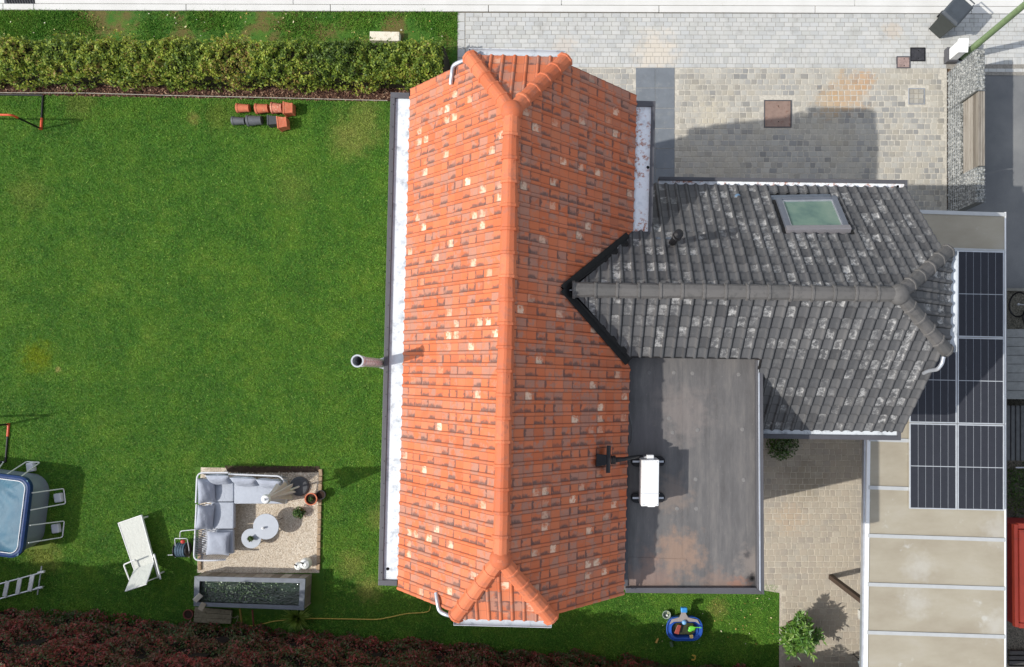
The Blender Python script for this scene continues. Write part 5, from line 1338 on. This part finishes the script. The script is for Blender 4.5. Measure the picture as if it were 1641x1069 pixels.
part('backrest', slab(MB(), qk, .02,.98,0,1,-.012,.012,nk), M['lounger'], lng, bevel=.006)
part('backrest_frame', MB().tube([qk[0],qk[3],qk[2],qk[1]], .016, 8), M['white_metal'], lng)
mb = MB(); mb.tube(arcpts([P(218,899,HL),P(217,897,.58),P(198,905,.58),P(208,931,.58),P(210,930,HL)], .05), .018, 8); part('armrest', mb, M['white_metal'], lng, smooth=True)
mb = MB(); mb.tube(arcpts([P(246,893,HL),P(247,888,.58),P(257.5,928,.58),P(256,926,HL)], .05), .02, 8); part('armrest', mb, M['white_metal'], lng, smooth=True)
for u, v in ((.05,.06),(.95,.06),(.0,1.25),(1.0,1.25)):
    p = bil(qb,u,v); part('leg', MB().box(Vector((p.x,p.y,.145)), (.035,.035,.29)), M['white_metal'], lng)
part('cross_bar', MB().tube([bil(qb,.0,1.3)-Vector((0,0,.02)),bil(qb,1.0,1.3)-Vector((0,0,.02))], .014, 8), M['white_metal'], lng)

# above-ground pool with blue cover
pn, ps = P(83,762), P(68,881); ey = (pn-ps).normalized(); exx = Vector((ey.y,-ey.x,0)); Lp = (pn-ps).length; Wp = 3.6
pool = thing('pool', 'above ground pool with sagging blue cover and white tube props', 'pool', (pn+ps)/2-exx*1.0)
def pq(x, y, z): return ps+exx*x+ey*y+Vector((0,0,z))
def rrect(ins, r, z):
    out = []
    for cx, cy, a0 in ((-ins-r,ins+r,-90),(-ins-r,Lp-ins-r,0),(-Wp+ins+r,Lp-ins-r,90),(-Wp+ins+r,ins+r,180)):
        for k in range(7): a = R(a0+k*15); out.append(pq(cx+r*math.cos(a), cy+r*math.sin(a), z))
    return out
HPO = .84
part('wall', MB().loft([rrect(.0,.5,.0),rrect(-.02,.5,.4),rrect(.02,.42,HPO-.02),rrect(.06,.4,HPO-.02),rrect(.08,.4,HPO-.2)]), simple('pool_wall', (132,142,154), .55, var=.08, scale=2), pool, smooth=True)
n = NT('pool_cover_blue'); w1 = n.noise(3.0,4,.6,n.mapped((1,.5,1),.5),2.2)
c = n.ramp(n.noise(1.1,5), [(.3, lin((40,84,108))), (.7, lin((68,112,132)))]); c = n.mix(n.math('MULTIPLY', n.step(n.noise(6,7,.7), .55,.75), .25), c, lin((110,146,162)))
n.bump(w1, .22, .05); M['poolcover'] = n.done(c, .5, 0, .25)
nb = 40; mb = MB()
for j in range(nb+1):
    for i in range(nb+1):
        u, v = i/nb, j/nb; x = -.03-u*(Wp-.06); y = .03+v*(Lp-.06); e = min(u,1-u,v,1-v)*2
        z = HPO+.03-.10*min(1,e*2.2)+.012*math.sin(x*9+y*5+3*math.sin(y*4))*min(1,e*4)+.010*math.sin(y*13-x*6)*(1 if v < .3 else .3)
        p = pq(x,y,z); mb.v.append(tuple(p))
for j in range(nb):
    for i in range(nb): k = j*(nb+1)+i; mb.f.append((k,k+nb+1,k+nb+2,k+1))
cov = part('cover', mb, M['poolcover'], pool, smooth=True)
nv = simple('navy_skirt', (34,58,104), .4, var=.15, scale=8)
part('cover_skirt', MB().loft([rrect(-.045,.30,HPO-.10),rrect(-.05,.30,HPO+.02),rrect(.0,.26,HPO+.045),rrect(.05,.22,HPO+.03)], False), nv, cov, smooth=True)
part('rim_cord', MB().tube(rrect(.07,.2,HPO+.045), .012, 6, True), M['grey_tube'], cov)
def prop(pts):
    t = part('u_prop', MB().tube(arcpts([P(*p) for p in pts], .05), .016, 8), M['white_metal'], pool, smooth=True); return t
prop([(51,790,.80),(102,783,.03),(105,807,.03),(49,817.5,.80)]); prop([(48,842,.80),(103,835,.03),(100,861,.03),(45.5,870,.80)])
prop([(8,762,.80),(42,740,.03),(64,741,.03),(34,763.5,.80)]); prop([(-40,764,.80),(-8,740,.03),(6,740,.03),(-12,764,.80)])
for (x,y) in ((97,797),(93,846),(53,748)): part('foot_block', MB().box(P(x,y)+Vector((0,0,.07)), (.2,.24,.14), .15), M['grey_tube'], pool, bevel=.03)
# ladder lying in the shade
la = P(35,930); lad = thing('ladder', 'short aluminium ladder lying in shade beside the pool', 'ladder', la)
HLd = .22
for (a, b) in (((-60,952),(69,917)),((-50,973),(68,941))): part('rail', MB().tube([P(*a,HLd),P(*b,HLd)], .022, 8), M['alu'], lad, smooth=True)
for (a, b) in (((13,931),(8,956)),((33,926),(28.5,951)),((53,921),(48,947)),((-8,936),(-13,961))): 
    u, v = P(*a,HLd+.01), P(*b,HLd+.01); d = (v-u).normalized(); s = Vector((-d.y,d.x,0))*.055
    part('tread', MB().loft([[u-s,u+s,v+s,v-s],[u-s+Vector((0,0,.03)),u+s+Vector((0,0,.03)),v+s+Vector((0,0,.03)),v-s+Vector((0,0,.03))]]), M['alu'], lad, bevel=.006)
part('foot_bar', MB().tube([P(67,907,.2),P(60,953,.2)], .016, 8), M['galv'], lad)
for (x,y) in ((66,917),(63,942)): part('rubber_end', MB().tube([P(x-5,y+1,.21),P(x+5,y-1,.21)], .034, 8), M['grey_tube'], lad)
for (x,y) in ((64,918),(62,943),(0,936),(-6,962)): part('strut', MB().tube([P(x,y,.22), Vector((P(x,y,.22).x,P(x,y,.22).y,0))], .012, 6), M['alu'], lad)

# two toy goals
redp = simple('orange_red_joint', (206,84,52), .45, var=.1)
def goal(label, foot, back, far, h=1.12):
    f, bk, fr_ = P(*foot), P(*back), P(*far); t = thing('football_goal', label, 'goal', f, 'small black and red football goals')
    d = fr_-f; up = Vector((0,0,h)); r = .026
    z = Vector((0,0,r))
    for e in (Vector((0,0,0)), d):
        part('post', MB().tube([f+e, f+e+up*.82], r, 10), M['black'], t, smooth=True); part('post_joint', MB().tube([f+e+z*.2, f+e+Vector((0,0,.10))], r*1.25, 10), redp, t)
        part('side_bar', MB().tube([f+e+z+(bk-f)*.1, bk+e+z], r, 10), M['black'], t, smooth=True)
        part('bar_joint', MB().tube([f+e+z+(bk-f)*.0, f+e+z+(bk-f)*.32], r*1.2, 10), redp, t)
        part('corner_joint', MB().tube(arcpts([f+e+up*.82, f+e+up, f+e+up+d*(.14 if e.length < .1 else -.14)], .1), r*1.05, 10), redp, t, smooth=True)
    part('crossbar', MB().tube([f+up+d*.14, f+up+d*.86], r, 10), redp, t, smooth=True)
    part('back_bar', MB().tube([bk+z, bk+d+z], r, 10), M['black'], t, smooth=True)
goal('toy football goal with its back to the bark border and hedge', (67,207), (70,153), (-95,205))
goal('toy football goal standing just beyond the pool', (15,680), (10,740), (-150,684))

# water play table and toys
tc_ = P(1097,1003); wtt = thing('water_play_table', 'blue and grey water play table with toys inside on the lawn', 'toy', tc_)
bl = simple('blue_plastic', (40,84,168), .35, var=.12); gyp = simple('grey_tan_plastic', (150,142,138), .45, var=.12)
HT_ = .34
def stad(cx, cy, a, b, r, n=8):
    out = []
    for sx, sy, a0 in ((1,1,0),(-1,1,90),(-1,-1,180),(1,-1,270)):
        for k in range(n+1): t = R(a0+90*k/n); out.append((cx+sx*(a-r)+r*math.cos(t), cy+sy*(b-r)+r*math.sin(t)))
    return out
C_ = P(1097,1008,HT_)
o = stad(C_.x,C_.y,.475,.315,.27); i_ = stad(C_.x,C_.y-.02,.345,.19,.16); 
part('tray', MB().loft([[(x,y,.06) for x,y in stad(C_.x,C_.y,.43,.28,.24)],[(x,y,HT_-.05) for x,y in o],[(x,y,HT_) for x,y in o],[(x,y,HT_+.005) for x,y in stad(C_.x,C_.y,.455,.295,.255)],[(x,y,HT_-.03) for x,y in stad(C_.x,C_.y,.44,.28,.24)],[(x,y,HT_-.03) for x,y in stad(C_.x,C_.y-.02,.37,.215,.18)],[(x,y,HT_+.01) for x,y in i_],[(x,y,HT_-.18) for x,y in stad(C_.x,C_.y-.02,.32,.17,.15)]]), bl, wtt, smooth=True)
part('inner_basin', MB().loft([[(x,y,HT_-.17) for x,y in stad(C_.x,C_.y-.02,.30,.155,.14)],[(x,y,HT_-.10) for x,y in stad(C_.x,C_.y-.02,.30,.155,.14)]]), simple('muddy_water',(58,62,38),.15,var=.4,scale=9), wtt)
nk_ = [P(x,y,HT_+.02) for x,y in ((1077,992.5),(1089,989),(1091.5,984),(1091.5,976),(1099,976),(1099.5,984),(1103,989.5),(1118,993),(1122,1001),(1115,996.5),(1097,996),(1080,996.5),(1073,1001))]
part('sand_deck', MB().prism([(p.x,p.y) for p in nk_][::-1], HT_-.02, HT_+.025), gyp, wtt, bevel=.006)
part('pump', MB().box(P(1096,977,HT_+.1), (.16,.13,.14)), simple('light_blue_plastic',(58,140,206),.35), wtt, bevel=.02)
part('spout', MB().ico(P(1096.5,997.5,HT_+.05), .065, 2), simple('pale_blue_plastic',(120,170,214),.3), wtt, smooth=True)
for x,y in ((1080,995),(1114,995),(1080,1022),(1114,1022)): p = P(x,y,.2); part('leg', MB().cyl(p, .04, 0, .2, 10), bl, wtt)
def toy(name, label, mb_, m, cat='toy', **k): return single(name, mb_, m, label, cat, **k)
grn = simple('lime_green_plastic',(110,206,70),.35); rdp = simple('dark_red_plastic',(150,70,60),.4)
toy('toy_shovel','lime green toy shovel lying in the water table', MB().tube([P(1110,1005,HT_+.06),P(1124,1006,HT_+.06)], .012, 6).ico(P(1109,1007,HT_+.04), .075, 2, (1.3,.9,.4)).ico(P(1106,1010,HT_+.03), .05, 2, (1.2,.9,.4)), grn, smooth=True)
toy('toy_boat','dull red toy boat lying in the water table', MB().loft([[P(x,y,HT_-.09) for x,y in ((1085,1003),(1090,1003),(1087,1015),(1083,1014))],[P(x,y,HT_) for x,y in ((1086,1001),(1092,1002),(1088,1017),(1080,1015))]]), rdp, bevel=.012)
toy('sand_wheel_toy','small yellow toy wheel on the lower rim of the table', MB().box(P(1108,1020,HT_+.02), (.09,.09,.05), .1), simple('tan_yellow',(206,176,110),.5), bevel=.01)
bk = P(1068,985,.12); bkt = thing('plastic_tub', 'clear round plastic tub on the grass beside the water table', 'tub', Vector((bk.x,bk.y,0)))
part('tub', MB().lathe((bk.x,bk.y), [(.085,.01),(.10,.13),(.112,.135),(.112,.142),(.095,.14),(.08,.02)], 24), simple('clear_plastic',(158,172,156),.2,var=.1), bkt, smooth=True)
part('white_block', MB().box(Vector((bk.x+.02,bk.y-.04,.05)), (.05,.05,.05)), M['white_metal'], bkt, bevel=.005)
single('green_cup', MB().tube([P(1075,1028,.05),P(1077,1036,.05)], .045, 12), simple('dull_green_cup',(84,110,84),.3), 'dull green cup lying in the shade below the water table', 'cup', smooth=True)
toy('toy_scoop','yellow toy scoop lying on the grass left of the water table', MB().tube([P(1051.5,1030,.03),P(1055,1023,.03)], [.035,.02], 8), simple('mustard_plastic',(206,168,86),.5))
toy('toy_ring','yellow curved toy piece on the shaded grass below the table', MB().tube(arcpts([P(1109,1050,.03),P(1115,1051,.03),P(1113,1058,.03),P(1108,1057,.03)], .05), .018, 8), simple('yellow_plastic',(214,176,74),.5), smooth=True)

# oleander in a pot beside the pergola
OL = leaf_mat('oleander_leaf', [(0,(.04,.12,.02)),(.4,(.09,.21,.03)),(.75,(.17,.32,.05)),(1,(.32,.43,.12))], .38, .5, .3)
ob_ = P(1268,1003); ole = thing('oleander', 'rounded green oleander bush standing in a pot on the path', 'bush', ob_)
part('pot', MB().lathe((ob_.x,ob_.y), [(.15,.0),(.19,.3),(.21,.3),(.21,.36),(.18,.36),(.16,.3)], 24), simple('brown_pot',(110,86,70),.7), ole, smooth=True)
st = MB(); V = []; Fc = []; rn = []
for k in range(120):
    a = random.uniform(0,2*math.pi); l = random.uniform(.60,1.0); e = random.uniform(.1,1.05); d = Vector((math.cos(a),math.sin(a),0))
    base = Vector((ob_.x,ob_.y,.3)); tip = base+d*(l*e*.62)+Vector((0,0,l*(1.05-.45*e))); midp = (base+tip)/2+Vector((0,0,.08))
    st.tube([base,midp,tip], [.012,.009,.004], 5)
    for q in range(34):
        t = random.uniform(.35,1.02); p = base*(1-t)**2+midp*2*t*(1-t)+tip*t*t
        az = random.uniform(0,6.28); out = (d*.5*e+Vector((math.cos(az),math.sin(az),random.uniform(-.1,.8)))).normalized()
        L = random.uniform(.11,.20); s = out.cross(Vector((random.uniform(-.3,.3),random.uniform(-.3,.3),1))).normalized()*L*.15; o = len(V)
        V += [p, p+out*L*.45+s, p+out*L-Vector((0,0,L*.15)), p+out*L*.45-s]; Fc.append((o,o+1,o+2,o+3)); rn += [random.random()]*4
part('stem', st, simple('green_brown_stem',(90,84,56),.8), ole)
fastmesh('foliage', np.array([tuple(v) for v in V]), np.array(Fc), OL, ole, np.array(rn))
# dark shrub by the wall below the grey roof
sh = P(1250,716); shr = thing('wall_shrub', 'dark shrub in the shade below the grey roof gutter', 'bush', sh)
leafy('foliage', shr, (sh.x,sh.y+.1,.15), 900, .45, .5, GP, (.025,.05), 1.8)
part('stem', MB().tube([(sh.x,sh.y+.1,0),(sh.x,sh.y+.1,.4)], .02, 6), M['wood'], shr)
# pale planter and folding chair at the pergola edge
pl_ = single('pale_block', MB().box(P(1383,983)+Vector((0,0,.08)), (.3,.24,.16)), simple('pale_concrete',(190,190,184),.8), 'pale concrete block at the foot of the pergola edge', 'block', bevel=.012)
ch = P(1376,1056); chr_ = thing('garden_chair', 'dark garden chair half hidden under the pergola edge', 'chair', ch)
part('seat', MB().box(ch+Vector((.08,-.08,.43)), (.44,.44,.03), .2), simple('pale_seat',(170,184,186),.6), chr_, bevel=.01)
part('backrest', MB().box(ch+Vector((.02,.16,.68)), (.44,.03,.42), .2, rot(-.25,0,-.35)), M['black'], chr_, bevel=.01)
for x,y in ((-.12,.12),(.28,.12),(-.12,-.28),(.28,-.28)): part('leg', MB().tube([ch+Vector((x,y,.415)),ch+Vector((x*1.15-.02,y*1.15,0))], .012, 6), M['black'], chr_)
for s_ in (0,1): part('armrest', MB().tube(arcpts([ch+Vector((-.14+s_*.44,.2,.62)),ch+Vector((-.17+s_*.46,-.02,.64)),ch+Vector((-.16+s_*.46,-.28,.6))], .08), .014, 8), M['grey_tube'], chr_)

# neighbour's yard along the right margin
rc = simple('red_painted_steel', (226,92,70), .4, var=.08, scale=2, dirt=(190,84,70), bump=.05)
shaded_red = simple('shaded_red_steel', (132,40,40), .5, var=.1)  # darker red stands in for the shade on the container's sides
top = [(1627,842),(1760,846),(1764,1008),(1628.5,1003)]; HRC = 1.35
tq = [P(x,y,HRC) for x,y in top]; bq_ = [Vector((p.x*.985,p.y,0.06)) for p in tq]
red = thing('red_container', 'red steel container with a rimmed lid beside the pergola gutter', 'container', (bq_[0]+bq_[2])/2)
part('body', MB().loft([[Vector((p.x,p.y,.08)) for p in tq][::-1],[p-Vector((0,0,.03)) for p in tq][::-1]]), shaded_red, red, bevel=.01)
part('lid', slab(MB(), tq, .03,.97,.04,.96,-.028,.06,Vector((0,0,1))), rc, red, bevel=.02)
for (u0,u1,v0,v1) in ((-.02,.025,-.01,1.01),(.03,.97,-.02,.03),(.03,.97,.97,1.02)): part('rim', slab(MB(), tq, u0,u1,v0,v1,-.1,.025,Vector((0,0,1))), rc, red, bevel=.008)
for p in bq_: part('skid', MB().box(Vector((p.x,p.y,.04)), (.12,.12,.08)), M['black'], red)
shq = [P(x,y,1.1) for x,y in ((1612,527),(1690,527),(1690,640),(1612,640))]
shed = thing('low_shed', 'low grey shed with plank roof beside the pergola gutter', 'shed', Vector((shq[0].x+.5,(shq[0].y+shq[2].y)/2,0)))
gpk = simple('grey_plank', (128,130,128), .85, var=.2, scale=6)
for k in range(8): part('plank', slab(MB(), shq, 0,1,k/8+.004,(k+1)/8-.004,-.03,random.uniform(-.004,.004),Vector((0,0,1))), gpk, shed)
part('wall', slab(MB(), shq, .03,.97,.03,.97,-1.1,-.032,Vector((0,0,1))), gpk, shed)
cq = [P(x,y,.8) for x,y in ((1612,650),(1690,650),(1690,738),(1612,738))]
lean = thing('corrugated_cover', 'dark corrugated sheet roof next to the low grey shed', 'shed', Vector((cq[0].x+.5,(cq[0].y+cq[2].y)/2,0)))
for k in range(10): part('sheet_rib', slab(MB(), cq, k/10+.004,(k+1)/10-.03,0,1,-.02,.02,Vector((0,0,1))), simple('dark_sheet',(84,86,86),.6) if k == 0 else bpy.data.materials['dark_sheet'], lean)
part('base', slab(MB(), cq, .02,.98,.02,.98,-.8,-.022,Vector((0,0,1))), M['coping'], lean)
single('yard_kerb', MB().box(P(1680,465)+Vector((0,0,.03)), (2.4,.07,.1), -.01), simple('yard_kerb_stone',(128,126,118),.85), 'grey kerb edging between asphalt and gravel yard', 'kerb')
single('white_rail', MB().box(P(1680,746)+Vector((0,0,.5)), (2.3,.03,.04)).box(P(1650,746)+Vector((0,0,.24)), (.04,.028,.48)), M['grey_tube'], 'thin white rail across the shaded yard above weeds', 'rail')
bw = P(1624,490); bike = thing('bicycle', 'dark bicycle standing on the gravel yard behind the pergola', 'bicycle', bw)
for dxx in (0, 1.05):
    w = part('wheel', MB().tube([Vector((bw.x-.05+dxx*.35+.30*.25*math.sin(t), bw.y+dxx*.95*-.3+.32*math.cos(t)*1.0-.0, .33+.30*math.sin(t))) for t in np.linspace(0,2*math.pi,24,endpoint=False)], .022, 6, True), M['black'], bike)
    part('hub', MB().ico((bw.x-.05+dxx*.35, bw.y-dxx*.285, .33), .04, 1), M['galv'], w)
part('frame', MB().tube([(bw.x-.05,bw.y,.34),(bw.x+.12,bw.y-.05,.62),(bw.x+.3,bw.y-.3,.36)], .02, 8).tube([(bw.x+.12,bw.y-.05,.62),(bw.x+.2,bw.y+.25,.9)], .02, 8), M['galv'], bike)
part('handlebar', MB().tube([(bw.x+.05,bw.y+.2,.95),(bw.x+.2,bw.y+.25,.9),(bw.x+.4,bw.y+.3,.95)], .014, 8), M['black'], bike)
part('saddle', MB().ico((bw.x+.2,bw.y-.2,.82), .09, 2, (.7,1.3,.4)), M['black'], bike, smooth=True)
wd = P(1640,785); wds = thing('weed_patch', 'dark weeds growing in the yard above the red container', 'weeds', wd)
leafy('foliage', wds, (wd.x,wd.y,.02), 1400, .75, .35, GP, (.02,.045), 2)
pal = thing('plank_stack', 'dark plank stack at the bottom edge behind the pergola', 'plank stack', P(1650,1056))
for k in range(4): part('plank', MB().box(P(1650,1044+k*8)+Vector((0,0,.06+.0*k)), (1.2,.10,.1)), simple('dark_plank',(70,68,66),.8) if k == 0 else bpy.data.materials['dark_plank'], pal, bevel=.006)
